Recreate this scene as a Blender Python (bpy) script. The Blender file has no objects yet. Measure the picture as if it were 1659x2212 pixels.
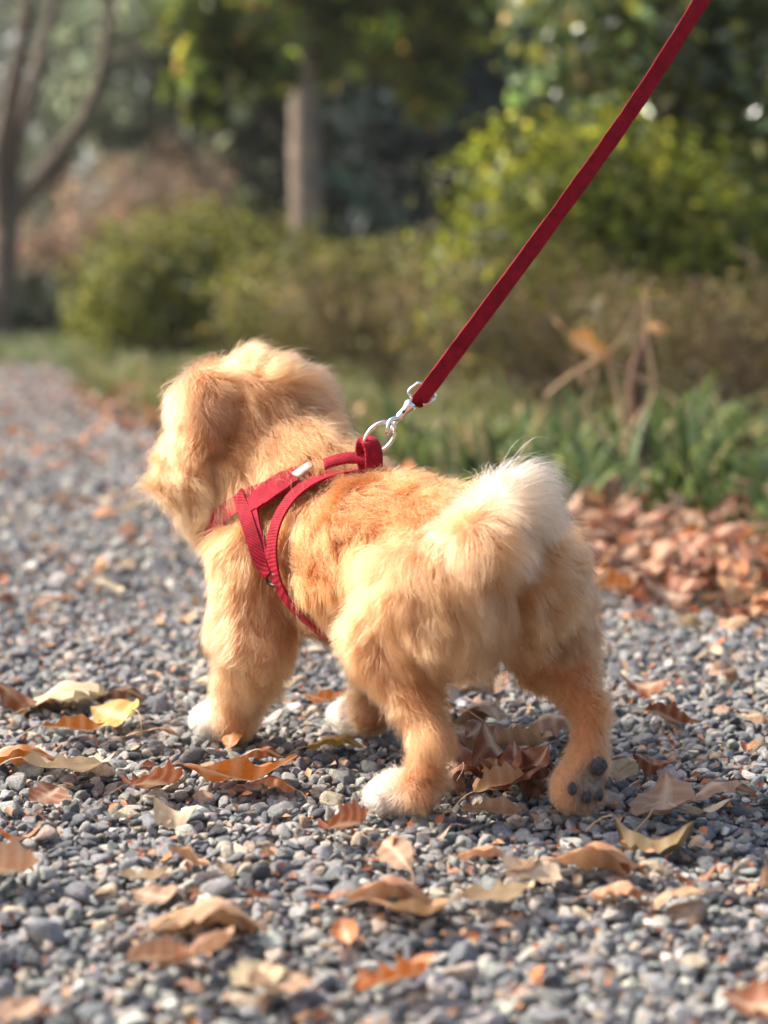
import bpy, bmesh, math, random
import numpy as np
from mathutils import Vector, Matrix
from mathutils.bvhtree import BVHTree
from mathutils.kdtree import KDTree

rng = np.random.default_rng(7)
random.seed(7)
scene = bpy.context.scene
col = scene.collection

# ------------------------------------------------------------------ camera
CAM_H = 0.41
FPX = 4280.0                 # focal length in pixels of a 1659 x 2212 picture
CX, CY = 829.5, 1106.0
TH = math.atan(506.0 / FPX)  # downward pitch
cam_d = bpy.data.cameras.new('camera')
cam = bpy.data.objects.new('camera', cam_d)
col.objects.link(cam)
cam.location = (0, 0, CAM_H)
cam.rotation_euler = (math.pi / 2 - TH, 0, 0)
cam_d.sensor_fit = 'VERTICAL'
cam_d.sensor_height = 36.0
cam_d.lens = 36.0 * FPX / 2212.0
cam_d.clip_start = 0.05
cam_d.clip_end = 500
cam_d.dof.use_dof = True
cam_d.dof.focus_distance = 1.62
cam_d.dof.aperture_fstop = 4.2
scene.camera = cam

# ------------------------------------------------------------------ sky and sun
SUN = Vector((-0.95, 0.30, 0.88)).normalized()
world = bpy.data.worlds.new('World')
scene.world = world
world.use_nodes = True
wn = world.node_tree
sky = wn.nodes.new('ShaderNodeTexSky')
sky.sky_type = 'NISHITA'
sky.sun_disc = False
sky.sun_elevation = math.asin(SUN.z)
sky.sun_rotation = math.atan2(SUN.x, SUN.y)
sky.air_density = 0.8
sky.dust_density = 5.0
sky.ozone_density = 0.3
bg = wn.nodes['Background']
wn.links.new(sky.outputs[0], bg.inputs[0])
bg.inputs[1].default_value = 0.15
sun_d = bpy.data.lights.new('sun', 'SUN')
sun_d.energy = 2.9
sun_d.angle = math.radians(3.0)
sun_d.color = (1.0, 0.94, 0.87)
sun = bpy.data.objects.new('sun', sun_d)
col.objects.link(sun)
sun.rotation_euler = SUN.to_track_quat('Z', 'Y').to_euler()

vs = scene.view_settings
vs.view_transform = 'Standard'
vs.look = 'None'
vs.gamma = 1.0
vs.exposure = 1.1
scene.cycles.max_bounces = 10
scene.cycles.diffuse_bounces = 3
scene.cycles.glossy_bounces = 4
scene.cycles.transmission_bounces = 8
scene.cycles.use_denoising = True
scene.cycles_curves.shape = 'RIBBONS'

# ------------------------------------------------------------------ helpers
def ray(u, v):
    f = Vector((0, math.cos(TH), -math.sin(TH)))
    up = Vector((0, math.sin(TH), math.cos(TH)))
    return f + Vector((1, 0, 0)) * ((u - CX) / FPX) - up * ((v - CY) / FPX)

def at(u, v, Y):
    d = ray(u, v)
    return Vector((0, 0, CAM_H)) + d * (Y / d.y)

def ground(u, v, z=0.0):
    d = ray(u, v)
    return Vector((0, 0, CAM_H)) + d * ((z - CAM_H) / d.z)

def tag(o, label=None, cat=None, group=None, kind=None):
    if label: o['label'] = label
    if cat: o['category'] = cat
    if group: o['group'] = group
    if kind: o['kind'] = kind
    return o

def empty(name, loc=(0, 0, 0)):
    o = bpy.data.objects.new(name, None)
    o.empty_display_size = 0.05
    col.objects.link(o)
    o.location = loc
    return o

def link(name, me, parent=None, mat=None):
    o = bpy.data.objects.new(name, me)
    col.objects.link(o)
    if mat is not None and len(me.materials) == 0:
        me.materials.append(mat)
    if parent is not None:
        o.parent = parent
        o.location = -Vector(parent.location)     # meshes are in world coordinates
    return o

def mesh_np(name, V, F, smooth=True):
    """V (n,3), F list of faces or (m,k) array"""
    me = bpy.data.meshes.new(name)
    V = np.asarray(V, dtype=np.float32)
    if isinstance(F, np.ndarray):
        m, k = F.shape
        me.vertices.add(len(V)); me.vertices.foreach_set('co', V.ravel())
        me.loops.add(m * k); me.loops.foreach_set('vertex_index', F.astype(np.int32).ravel())
        me.polygons.add(m)
        me.polygons.foreach_set('loop_start', np.arange(0, m * k, k, dtype=np.int32))
        me.polygons.foreach_set('loop_total', np.full(m, k, dtype=np.int32))
        me.update(calc_edges=True)
        me.validate()
    else:
        me.from_pydata(V.tolist(), [], F)
        me.update()
    if smooth:
        me.polygons.foreach_set('use_smooth', np.ones(len(me.polygons), dtype=bool))
    return me

def color_attr(me, name, C, domain='POINT'):
    a = me.attributes.new(name, 'FLOAT_COLOR', domain)
    C = np.asarray(C, dtype=np.float32)
    C4 = np.ones((len(C), 4), dtype=np.float32); C4[:, :3] = C
    a.data.foreach_set('color', C4.ravel())

def catmull(P, n):
    P = [Vector(p) for p in P]
    out = []
    ext = [P[0] * 2 - P[1]] + P + [P[-1] * 2 - P[-2]]
    for i in range(len(P) - 1):
        p0, p1, p2, p3 = ext[i:i + 4]
        for k in range(n):
            t = k / n
            out.append(0.5 * ((2 * p1) + (p2 - p0) * t + (2 * p0 - 5 * p1 + 4 * p2 - p3) * t * t
                              + (3 * p1 - p0 - 3 * p2 + p3) * t ** 3))
    out.append(P[-1])
    return out

def tube(P, R, seg=8, wob=0.0, closed=False):
    """swept tube; returns V,F lists"""
    P = [Vector(p) for p in P]
    n = len(P)
    V, F = [], []
    u = None
    for i in range(n):
        if closed:
            t = P[(i + 1) % n] - P[i - 1]
        else:
            t = P[min(i + 1, n - 1)] - P[max(i - 1, 0)]
        t.normalize()
        if u is None:
            u = t.orthogonal().normalized()
        u = (u - t * u.dot(t)).normalized()
        w = t.cross(u)
        r = R[i] if hasattr(R, '__len__') else R
        for k in range(seg):
            a = 2 * math.pi * k / seg
            rr = r * (1 + wob * random.uniform(-1, 1))
            V.append(P[i] + (u * math.cos(a) + w * math.sin(a)) * rr)
    m = n if closed else n - 1
    for i in range(m):
        j = (i + 1) % n
        for k in range(seg):
            l = (k + 1) % seg
            F.append((i * seg + k, i * seg + l, j * seg + l, j * seg + k))
    if not closed:
        F.append(tuple(range(seg))[::-1])
        F.append(tuple((n - 1) * seg + k for k in range(seg)))
    return [tuple(v) for v in V], F

class MB:
    def __init__(self): self.V, self.F = [], []
    def add(self, VF):
        b = len(self.V)
        self.V += VF[0]
        self.F += [tuple(i + b for i in f) for f in VF[1]]
        return self
    def build(self, name, mat, parent=None, smooth=True, sharp=False):
        me = mesh_np(name, np.array([tuple(v) for v in self.V]), self.F, smooth)
        if sharp: me.set_sharp_from_angle(angle=0.5)
        return link(name, me, parent, mat)

# ------------------------------------------------------------------ materials
def new_mat(name):
    m = bpy.data.materials.new(name)
    m.use_nodes = True
    nt = m.node_tree
    return m, nt, nt.nodes['Principled BSDF']

def nd(nt, t, **kw):
    n = nt.nodes.new(t)
    for k, v in kw.items(): setattr(n, k, v)
    return n

def bump(nt, p, src, strength, dist):
    b = nd(nt, 'ShaderNodeBump')
    b.inputs['Strength'].default_value = strength
    b.inputs['Distance'].default_value = dist
    nt.links.new(src, b.inputs['Height'])
    nt.links.new(b.outputs[0], p.inputs['Normal'])

def noise(nt, scale, detail=4, rough=0.55, vec=None):
    n = nd(nt, 'ShaderNodeTexNoise')
    n.inputs['Scale'].default_value = scale
    n.inputs['Detail'].default_value = detail
    n.inputs['Roughness'].default_value = rough
    if vec is not None: nt.links.new(vec, n.inputs['Vector'])
    return n

def ramp(nt, src, stops):
    r = nd(nt, 'ShaderNodeValToRGB')
    e = r.color_ramp.elements
    e[0].position, e[0].color = stops[0][0], (*stops[0][1], 1)
    e[1].position, e[1].color = stops[-1][0], (*stops[-1][1], 1)
    for pos, c in stops[1:-1]:
        x = e.new(pos); x.color = (*c, 1)
    nt.links.new(src, r.inputs[0])
    return r

def mix(nt, fac, a, b, mode='MIX'):
    m = nd(nt, 'ShaderNodeMix', data_type='RGBA', blend_type=mode)
    for s, v in ((0, fac), (6, a), (7, b)):
        if hasattr(v, 'links') or hasattr(v, 'is_linked'):
            nt.links.new(v, m.inputs[s])
        elif s == 0: m.inputs[0].default_value = v
        else: m.inputs[s].default_value = (*v, 1)
    return m.outputs[2]

def plain(name, c, rough=0.6, metal=0.0, var=0.25, scale=30, bs=0.2, bd=0.002):
    m, nt, p = new_mat(name)
    tc = nd(nt, 'ShaderNodeTexCoord')
    n = noise(nt, scale, vec=tc.outputs['Object'])
    r = ramp(nt, n.outputs['Fac'], [(0.3, tuple(x * (1 - var) for x in c)), (0.7, tuple(min(1, x * (1 + var)) for x in c))])
    nt.links.new(r.outputs[0], p.inputs['Base Color'])
    p.inputs['Roughness'].default_value = rough
    p.inputs['Metallic'].default_value = metal
    if bs: bump(nt, p, n.outputs['Fac'], bs, bd)
    return m

def leaf_mat(name, gloss=0.4, transl=0.35, source='ATTR', bumpy=False):
    m, nt, p = new_mat(name)
    if source == 'ATTR':
        a = nd(nt, 'ShaderNodeAttribute', attribute_name='tint')
        c = a.outputs['Color']
    else:
        a = nd(nt, 'ShaderNodeObjectInfo')
        c = a.outputs['Color']
    tc = nd(nt, 'ShaderNodeTexCoord')
    if bumpy:
        n1 = noise(nt, 60, 5, 0.6, tc.outputs['Object'])
        n2 = noise(nt, 260, 3, 0.6, tc.outputs['Object'])
        r1 = ramp(nt, n1.outputs['Fac'], [(0.3, (0.55, 0.5, 0.46)), (0.6, (1.06, 1.04, 1.02))])
        c = mix(nt, 0.75, c, r1.outputs[0], 'MULTIPLY')
        r2 = ramp(nt, n2.outputs['Fac'], [(0.36, (0.5, 0.42, 0.38)), (0.46, (1, 1, 1))])
        c = mix(nt, 0.5, c, r2.outputs[0], 'MULTIPLY')
        va = nd(nt, 'ShaderNodeAttribute', attribute_name='vein')
        c = mix(nt, va.outputs['Fac'], c, mix(nt, 0.5, c, (0.9, 0.72, 0.5)))
        mm = nd(nt, 'ShaderNodeMath', operation='MULTIPLY_ADD')
        nt.links.new(va.outputs['Fac'], mm.inputs[0]); mm.inputs[1].default_value = 0.6
        nt.links.new(n1.outputs['Fac'], mm.inputs[2])
        bump(nt, p, mm.outputs[0], 0.45, 0.0015)
    nt.links.new(c, p.inputs['Base Color'])
    p.inputs['Roughness'].default_value = gloss
    tr = nd(nt, 'ShaderNodeBsdfTranslucent')
    nt.links.new(c, tr.inputs['Color'])
    ms = nd(nt, 'ShaderNodeMixShader')
    ms.inputs[0].default_value = transl
    nt.links.new(p.outputs[0], ms.inputs[1])
    nt.links.new(tr.outputs[0], ms.inputs[2])
    nt.links.new(ms.outputs[0], nt.nodes['Material Output'].inputs[0])
    return m

M = {}
M['foliage'] = leaf_mat('shrub_leaves', 0.42, 0.50)
M['glossy_foliage'] = leaf_mat('evergreen_leaves', 0.2, 0.25)
M['glossy_foliage'].node_tree.nodes['Principled BSDF'].inputs['Specular IOR Level'].default_value = 0.8
M['grass'] = leaf_mat('grass_blades', 0.5, 0.4)
M['dry_leaf'] = leaf_mat('dry_leaf', 0.6, 0.22, 'OBJ', True)
M['litter'] = leaf_mat('leaf_litter', 0.6, 0.22)
M['mid_bark'] = plain('mid_bark', (0.22, 0.172, 0.125), 0.9, var=0.4, scale=10, bs=0.5, bd=0.02)
M['bark'] = plain('bark', (0.14, 0.105, 0.075), 0.9, var=0.45, scale=14, bs=0.7, bd=0.02)
M['pale_bark'] = plain('pale_bark', (0.40, 0.33, 0.25), 0.9, var=0.35, scale=9, bs=0.6, bd=0.02)
M['twig'] = plain('twig', (0.20, 0.13, 0.08), 0.85, var=0.3)
M['tan_stem'] = plain('tan_stem', (0.42, 0.28, 0.16), 0.8, var=0.3, scale=60)
M['stub'] = plain('stub_bark', (0.10, 0.05, 0.03), 0.9, var=0.4, scale=60, bs=0.6, bd=0.005)
def skin_mat():
    m, nt, p = new_mat('undercoat')
    a = nd(nt, 'ShaderNodeAttribute', attribute_name='tint')
    tc = nd(nt, 'ShaderNodeTexCoord')
    n = noise(nt, 220, 4, 0.6, tc.outputs['Object'])
    r = ramp(nt, n.outputs['Fac'], [(0.3, (0.7, 0.68, 0.66)), (0.7, (1.1, 1.1, 1.1))])
    nt.links.new(mix(nt, 1.0, a.outputs['Color'], r.outputs[0], 'MULTIPLY'), p.inputs['Base Color'])
    p.inputs['Roughness'].default_value = 0.9
    return m
M['skin'] = skin_mat()
M['pad'] = plain('paw_pad', (0.060, 0.052, 0.047), 0.85, var=0.6, scale=420, bs=0.9, bd=0.002)
M['nose'] = plain('nose', (0.02, 0.017, 0.016), 0.35, var=0.3, scale=300)
M['eye'] = plain('eye', (0.015, 0.008, 0.005), 0.08, var=0.2, bs=0)
M['chrome'] = plain('chrome', (0.86, 0.83, 0.80), 0.16, 1.0, 0.06, 200, 0.1, 0.0003)
M['steel_dark'] = plain('dark_steel', (0.10, 0.10, 0.10), 0.35, 1.0, 0.2, 200, 0.1, 0.0003)
M['white_tag'] = plain('white_tag', (0.58, 0.53, 0.47), 0.6, var=0.1, scale=200)

def fabric(name, c, weave=900.0, fuzz=0.4):
    m, nt, p = new_mat(name)
    tc = nd(nt, 'ShaderNodeTexCoord')
    w = nd(nt, 'ShaderNodeTexWave', wave_type='BANDS', bands_direction='DIAGONAL')
    w.inputs['Scale'].default_value = weave
    w.inputs['Distortion'].default_value = 1.5
    nt.links.new(tc.outputs['Object'], w.inputs['Vector'])
    n = noise(nt, 120, 5, 0.6, tc.outputs['Object'])
    r = ramp(nt, n.outputs['Fac'], [(0.3, tuple(x * 0.65 for x in c)), (0.7, tuple(x * 1.25 for x in c))])
    c2 = mix(nt, 0.35, r.outputs[0], w.outputs['Color'], 'OVERLAY')
    nt.links.new(c2, p.inputs['Base Color'])
    p.inputs['Roughness'].default_value = 0.75
    p.inputs['Specular IOR Level'].default_value = 0.15
    p.inputs['Sheen Weight'].default_value = fuzz * 0.06
    p.inputs['Sheen Roughness'].default_value = 0.4
    p.inputs['Sheen Tint'].default_value = (1, 0.5, 0.45, 1)
    bump(nt, p, w.outputs['Fac'], 0.4, 0.0006)
    return m
M['webbing'] = fabric('red_webbing', (0.30, 0.008, 0.022), 170)
M['panel'] = fabric('red_padding', (0.37, 0.016, 0.035), 1500, 0.6)
M['suede'] = fabric('red_suede', (0.27, 0.006, 0.014), 1700, 0.3)

# hair
def hair_mat():
    m = bpy.data.materials.new('puppy_fur'); m.use_nodes = True
    nt = m.node_tree
    nt.nodes.remove(nt.nodes['Principled BSDF'])
    h = nd(nt, 'ShaderNodeBsdfHairPrincipled')
    h.parametrization = 'COLOR'
    a = nd(nt, 'ShaderNodeAttribute', attribute_name='tint')
    hi = nd(nt, 'ShaderNodeHairInfo')
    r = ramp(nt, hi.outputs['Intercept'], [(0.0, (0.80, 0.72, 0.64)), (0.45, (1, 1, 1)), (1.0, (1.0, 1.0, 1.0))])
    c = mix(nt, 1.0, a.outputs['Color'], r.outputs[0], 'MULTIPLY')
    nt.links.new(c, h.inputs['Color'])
    h.inputs['Roughness'].default_value = 0.42
    h.inputs['Radial Roughness'].default_value = 0.6
    h.inputs['Random Roughness'].default_value = 0.2
    nt.links.new(h.outputs[0], nt.nodes['Material Output'].inputs[0])
    return m
M['fur'] = hair_mat()

# ------------------------------------------------------------------ ground
def ground_mat():
    m, nt, p = new_mat('soil')
    tc = nd(nt, 'ShaderNodeTexCoord')
    n1 = noise(nt, 1.3, 6, 0.6, tc.outputs['Object'])
    n2 = noise(nt, 40, 5, 0.7, tc.outputs['Object'])
    r1 = ramp(nt, n1.outputs['Fac'], [(0.35, (0.075, 0.055, 0.032)), (0.5, (0.10, 0.08, 0.04)), (0.65, (0.07, 0.085, 0.028))])
    r2 = ramp(nt, n2.outputs['Fac'], [(0.3, (0.45, 0.45, 0.45)), (0.7, (1.35, 1.3, 1.2))])
    c = mix(nt, 1.0, r1.outputs[0], r2.outputs[0], 'MULTIPLY')
    nt.links.new(c, p.inputs['Base Color'])
    p.inputs['Roughness'].default_value = 0.95
    bump(nt, p, n2.outputs['Fac'], 0.8, 0.02)
    return m

def path_mat():
    m, nt, p = new_mat('packed_gravel')
    tc = nd(nt, 'ShaderNodeTexCoord')
    v = nd(nt, 'ShaderNodeTexVoronoi'); v.inputs['Scale'].default_value = 70
    nt.links.new(tc.outputs['Object'], v.inputs['Vector'])
    n = noise(nt, 2.0, 5, 0.6, tc.outputs['Object'])
    r = ramp(nt, v.outputs['Color'], [(0.1, (0.09, 0.095, 0.10)), (0.5, (0.17, 0.17, 0.17)), (0.9, (0.30, 0.27, 0.24))])
    r2 = ramp(nt, n.outputs['Fac'], [(0.3, (0.75, 0.75, 0.78)), (0.7, (1.15, 1.1, 1.05))])
    c = mix(nt, 1.0, r.outputs[0], r2.outputs[0], 'MULTIPLY')
    nt.links.new(c, p.inputs['Base Color'])
    p.inputs['Roughness'].default_value = 0.85
    iv = nd(nt, 'ShaderNodeMath', operation='SUBTRACT'); iv.inputs[0].default_value = 1.0
    nt.links.new(v.outputs['Distance'], iv.inputs[1])
    bump(nt, p, iv.outputs[0], 1.0, 0.01)
    return m

g = mesh_np('ground', [(-150, -100, -0.022), (150, -100, -0.022), (150, 250, -0.022), (-150, 250, -0.022)], [(0, 1, 2, 3)], False)
tag(link('ground', g, None, ground_mat()), kind='structure')

EDGE = [(-4.0, 1.25), (0.3, 1.0), (1.9, 0.82), (2.35, 0.52), (2.75, 0.20), (4.2, -0.30), (5.85, -0.80), (9.0, -1.45), (9.6, -1.6)]
def edge_x(y):
    return np.interp(y, [e[0] for e in EDGE], [e[1] for e in EDGE])
PV, PF = [], []
ys = np.linspace(-4, 9.6, 60)
for y in ys:
    PV.append((-9.0, y, -0.014)); PV.append((edge_x(y) + 0.03 * math.sin(7 * y), y, -0.014))
for i in range(len(ys) - 1):
    PF.append((2 * i, 2 * i + 1, 2 * i + 3, 2 * i + 2))
tag(link('gravel_path', mesh_np('gravel_path', PV, PF, False), None, path_mat()), kind='structure')

# ------------------------------------------------------------------ gravel (geometry-node instances of shaped stones)
def ico(sub):
    bm = bmesh.new(); bmesh.ops.create_icosphere(bm, subdivisions=sub, radius=1)
    V = np.array([v.co[:] for v in bm.verts]); F = np.array([[v.index for v in f.verts] for f in bm.faces])
    bm.free(); return V, F

def stone_material():
    m, nt, p = new_mat('stone')
    a = nd(nt, 'ShaderNodeAttribute', attribute_name='tint', attribute_type='INSTANCER')
    tc = nd(nt, 'ShaderNodeTexCoord')
    oi = nd(nt, 'ShaderNodeObjectInfo')
    add = nd(nt, 'ShaderNodeVectorMath', operation='ADD')
    sc = nd(nt, 'ShaderNodeMath', operation='MULTIPLY'); sc.inputs[1].default_value = 50
    nt.links.new(oi.outputs['Random'], sc.inputs[0])
    nt.links.new(tc.outputs['Object'], add.inputs[0]); nt.links.new(sc.outputs[0], add.inputs[1])
    n = noise(nt, 1.6, 6, 0.65, add.outputs[0])
    n2 = noise(nt, 9, 4, 0.7, add.outputs[0])
    w = nd(nt, 'ShaderNodeTexWave'); w.inputs['Scale'].default_value = 1.1; w.inputs['Distortion'].default_value = 6
    w.inputs['Detail'].default_value = 3
    nt.links.new(add.outputs[0], w.inputs['Vector'])
    r = ramp(nt, n.outputs['Fac'], [(0.3, (0.72, 0.72, 0.74)), (0.7, (1.25, 1.22, 1.18))])
    r2 = ramp(nt, n2.outputs['Fac'], [(0.35, (0.7, 0.7, 0.7)), (0.65, (1.2, 1.2, 1.2))])
    rw = ramp(nt, w.outputs['Fac'], [(0.0, (1.35, 1.33, 1.28)), (0.12, (1, 1, 1)), (1, (0.95, 0.95, 0.95))])
    c = mix(nt, 1.0, a.outputs['Color'], r.outputs[0], 'MULTIPLY')
    c = mix(nt, 0.8, c, r2.outputs[0], 'MULTIPLY')
    c = mix(nt, 0.5, c, rw.outputs[0], 'MULTIPLY')
    nt.links.new(c, p.inputs['Base Color'])
    p.inputs['Roughness'].default_value = 0.62
    p.inputs['Specular IOR Level'].default_value = 0.4
    ad = nd(nt, 'ShaderNodeMath', operation='ADD')
    nt.links.new(n.outputs['Fac'], ad.inputs[0]); nt.links.new(n2.outputs['Fac'], ad.inputs[1])
    bump(nt, p, ad.outputs[0], 0.6, 0.2)
    return m
M['stone'] = stone_material()

stone_col = bpy.data.collections.new('stone_shapes')
IV, IF = ico(3)
NST = 18
for i in range(NST):
    r_ = np.random.default_rng(100 + i)
    nn = r_.normal(size=(r_.integers(8, 13), 3)); nn /= np.linalg.norm(nn, axis=1)[:, None]
    hh = r_.uniform(0.55, 1.0, len(nn))
    p_ = r_.uniform(20, 55)
    s = np.maximum(0, IV @ nn.T / hh)
    rad = (np.sum(s ** p_, axis=1) + 0.75 ** p_) ** (-1 / p_)
    rad = np.clip(rad, 0.4, 1.35)
    V = IV * rad[:, None]
    V *= np.array([1.0, r_.uniform(0.62, 0.95), r_.uniform(0.38, 0.68)])
    V /= np.abs(V[:, 0]).max()
    me = mesh_np('stone_shape', V, IF)
    me.materials.append(M['stone'])
    o = bpy.data.objects.new('stone_shape', me)
    stone_col.objects.link(o)

pts = []
def lay(y0, y1, cell, zc, smin, smax, keep=1.0, margin=0.42):
    wx = 0.21 * y1 + margin
    nx = int(2 * wx / cell); ny = int((y1 - y0) / cell)
    gx, gy = np.meshgrid(np.arange(nx), np.arange(ny))
    x = -wx + (gx.ravel() + rng.uniform(0, 1, nx * ny)) * cell
    y = y0 + (gy.ravel() + rng.uniform(0, 1, nx * ny)) * cell
    k = (np.abs(x) < 0.21 * y + margin) & (x < edge_x(y) + rng.normal(0, 0.05, len(x))) & (rng.uniform(size=len(x)) < keep)
    x, y = x[k], y[k]
    s = smin + (smax - smin) * rng.beta(1.6, 3.2, len(x))
    z = zc + rng.uniform(-0.3, 0.25, len(x)) * s
    pts.append(np.stack([x, y, z, s], 1))
lay(0.72, 2.6, 0.0078, -0.009, 0.003, 0.0075)
lay(0.72, 2.6, 0.0110, -0.005, 0.004, 0.0115, 0.8)
lay(0.72, 2.6, 0.030, -0.003, 0.008, 0.018, 0.36)
lay(2.6, 4.6, 0.0125, -0.006, 0.004, 0.011, margin=0.5)
lay(2.6, 4.6, 0.035, -0.001, 0.010, 0.018, 0.4, margin=0.5)
lay(4.6, 9.4, 0.030, -0.006, 0.010, 0.022, margin=0.8)
pts = np.concatenate(pts)
NP = len(pts)
base = np.array([(0.20, 0.205, 0.21), (0.29, 0.285, 0.275), (0.38, 0.36, 0.33), (0.10, 0.105, 0.115), (0.44, 0.36, 0.28), (0.52, 0.49, 0.44), (0.40, 0.27, 0.18)])
ci = rng.choice(len(base), NP, p=[0.30, 0.24, 0.17, 0.12, 0.09, 0.055, 0.025])
tint = base[ci] * np.array([1.46, 1.49, 1.47]) * rng.uniform(0.7, 1.3, (NP, 1)) * rng.uniform(0.95, 1.05, (NP, 3))
gm = bpy.data.meshes.new('gravel')
gm.vertices.add(NP); gm.vertices.foreach_set('co', pts[:, :3].astype(np.float32).ravel())
color_attr(gm, 'tint', tint)
a = gm.attributes.new('rot', 'FLOAT_VECTOR', 'POINT')
a.data.foreach_set('vector', np.stack([rng.normal(0, 0.38, NP), rng.normal(0, 0.38, NP), rng.uniform(0, 6.283, NP)], 1).astype(np.float32).ravel())
a = gm.attributes.new('size', 'FLOAT', 'POINT'); a.data.foreach_set('value', pts[:, 3].astype(np.float32))
a = gm.attributes.new('shape', 'INT', 'POINT'); a.data.foreach_set('value', rng.integers(0, NST, NP).astype(np.int32))
gravel = link('gravel', gm)
gm.materials.append(M['stone'])
tag(gravel, 'loose grey and tan gravel stones covering the path', 'gravel', kind='stuff')
ng = bpy.data.node_groups.new('scatter_stones', 'GeometryNodeTree')
ng.interface.new_socket('Geometry', in_out='INPUT', socket_type='NodeSocketGeometry')
ng.interface.new_socket('Geometry', in_out='OUTPUT', socket_type='NodeSocketGeometry')
gi = ng.nodes.new('NodeGroupInput'); go = ng.nodes.new('NodeGroupOutput')
iop = ng.nodes.new('GeometryNodeInstanceOnPoints')
cinf = ng.nodes.new('GeometryNodeCollectionInfo'); cinf.inputs[0].default_value = stone_col
cinf.inputs['Separate Children'].default_value = True
cinf.inputs['Reset Children'].default_value = True
def named(nm, ty):
    n = ng.nodes.new('GeometryNodeInputNamedAttribute'); n.data_type = ty
    n.inputs[0].default_value = nm
    return [s for s in n.outputs if s.enabled][0]
e2r = ng.nodes.new('FunctionNodeEulerToRotation')
L = ng.links.new
L(gi.outputs[0], iop.inputs['Points'])
L(cinf.outputs[0], iop.inputs['Instance'])
iop.inputs['Pick Instance'].default_value = True
L(named('shape', 'INT'), iop.inputs['Instance Index'])
L(named('rot', 'FLOAT_VECTOR'), e2r.inputs[0]); L(e2r.outputs[0], iop.inputs['Rotation'])
L(named('size', 'FLOAT'), iop.inputs['Scale'])
L(iop.outputs[0], go.inputs[0])
gravel.modifiers.new('scatter', 'NODES').node_group = ng

# ------------------------------------------------------------------ foliage helpers
def leaf_cloud(pos, nrm, size, tint, aspect=0.5, fold=0.18):
    n = len(pos)
    nrm = nrm / np.linalg.norm(nrm, axis=1)[:, None]
    t = rng.normal(size=(n, 3)); t -= nrm * np.sum(t * nrm, 1)[:, None]; t /= np.linalg.norm(t, axis=1)[:, None]
    b = np.cross(nrm, t)
    s = size[:, None]
    base = pos - t * s * 0.5
    tip = pos + t * s * 0.5 - nrm * s * 0.12
    l = pos + b * s * aspect * 0.5 + nrm * s * fold - t * s * 0.05
    r = pos - b * s * aspect * 0.5 + nrm * s * fold - t * s * 0.05
    V = np.stack([base, l, r, tip], 1).reshape(-1, 3)
    i = np.arange(n)[:, None] * 4
    F = np.concatenate([i + np.array([[0, 2, 3]]), i + np.array([[0, 3, 1]])])
    return V, F, np.repeat(tint, 4, axis=0)

def pal(n, colors, p, var=0.25):
    c = np.array(colors)[rng.choice(len(colors), n, p=p)]
    return c * rng.uniform(1 - var, 1 + var, (n, 1))

def wobble(d, seed, k=5):
    r_ = np.random.default_rng(seed)
    out = np.zeros(len(d))
    for _ in range(k):
        f = r_.normal(size=3) * 5
        out += np.sin(d @ f + r_.uniform(0, 6.28))
    return out / k

def crown_points(lobes, n, shell=0.4, seed=0, zmin=0.02, per=16, spread=0.16):
    """leaf positions in sprays spread over the outer part of the lobes; returns points, normals, spray tone"""
    A = np.array([(l[3] * l[4] + l[3] * l[5] + l[4] * l[5]) for l in lobes]); A = A + 0.25 * A.mean(); A = A / A.sum()
    nc = max(8, n // per)
    k = rng.choice(len(lobes), nc, p=A)
    Lb = np.array(lobes)
    d = rng.normal(size=(nc, 3)); d /= np.linalg.norm(d, axis=1)[:, None]
    f = 1 - shell * rng.uniform(size=nc) ** 1.5
    f *= 1 + 0.20 * wobble(d * 1.2 + k[:, None], seed) + rng.normal(0, 0.05, nc)
    Pc = Lb[k, :3] + d * Lb[k, 3:] * f[:, None]
    Nc = d / Lb[k, 3:]; Nc /= np.linalg.norm(Nc, axis=1)[:, None]
    tone = np.exp(rng.normal(-0.08, 0.50, nc))  # bright and dark sprays paint sun and shade into the leaf colour
    j = rng.integers(0, nc, n)
    rad = np.min(Lb[k, 3:], axis=1)[j] * spread
    P = Pc[j] + rng.normal(size=(n, 3)) * rad[:, None]
    N = Nc[j] + rng.normal(0, 0.55, (n, 3)) + np.array([0, 0, 0.35])
    m = P[:, 2] > zmin
    return P[m], N[m], tone[j][m][:, None]

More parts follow.
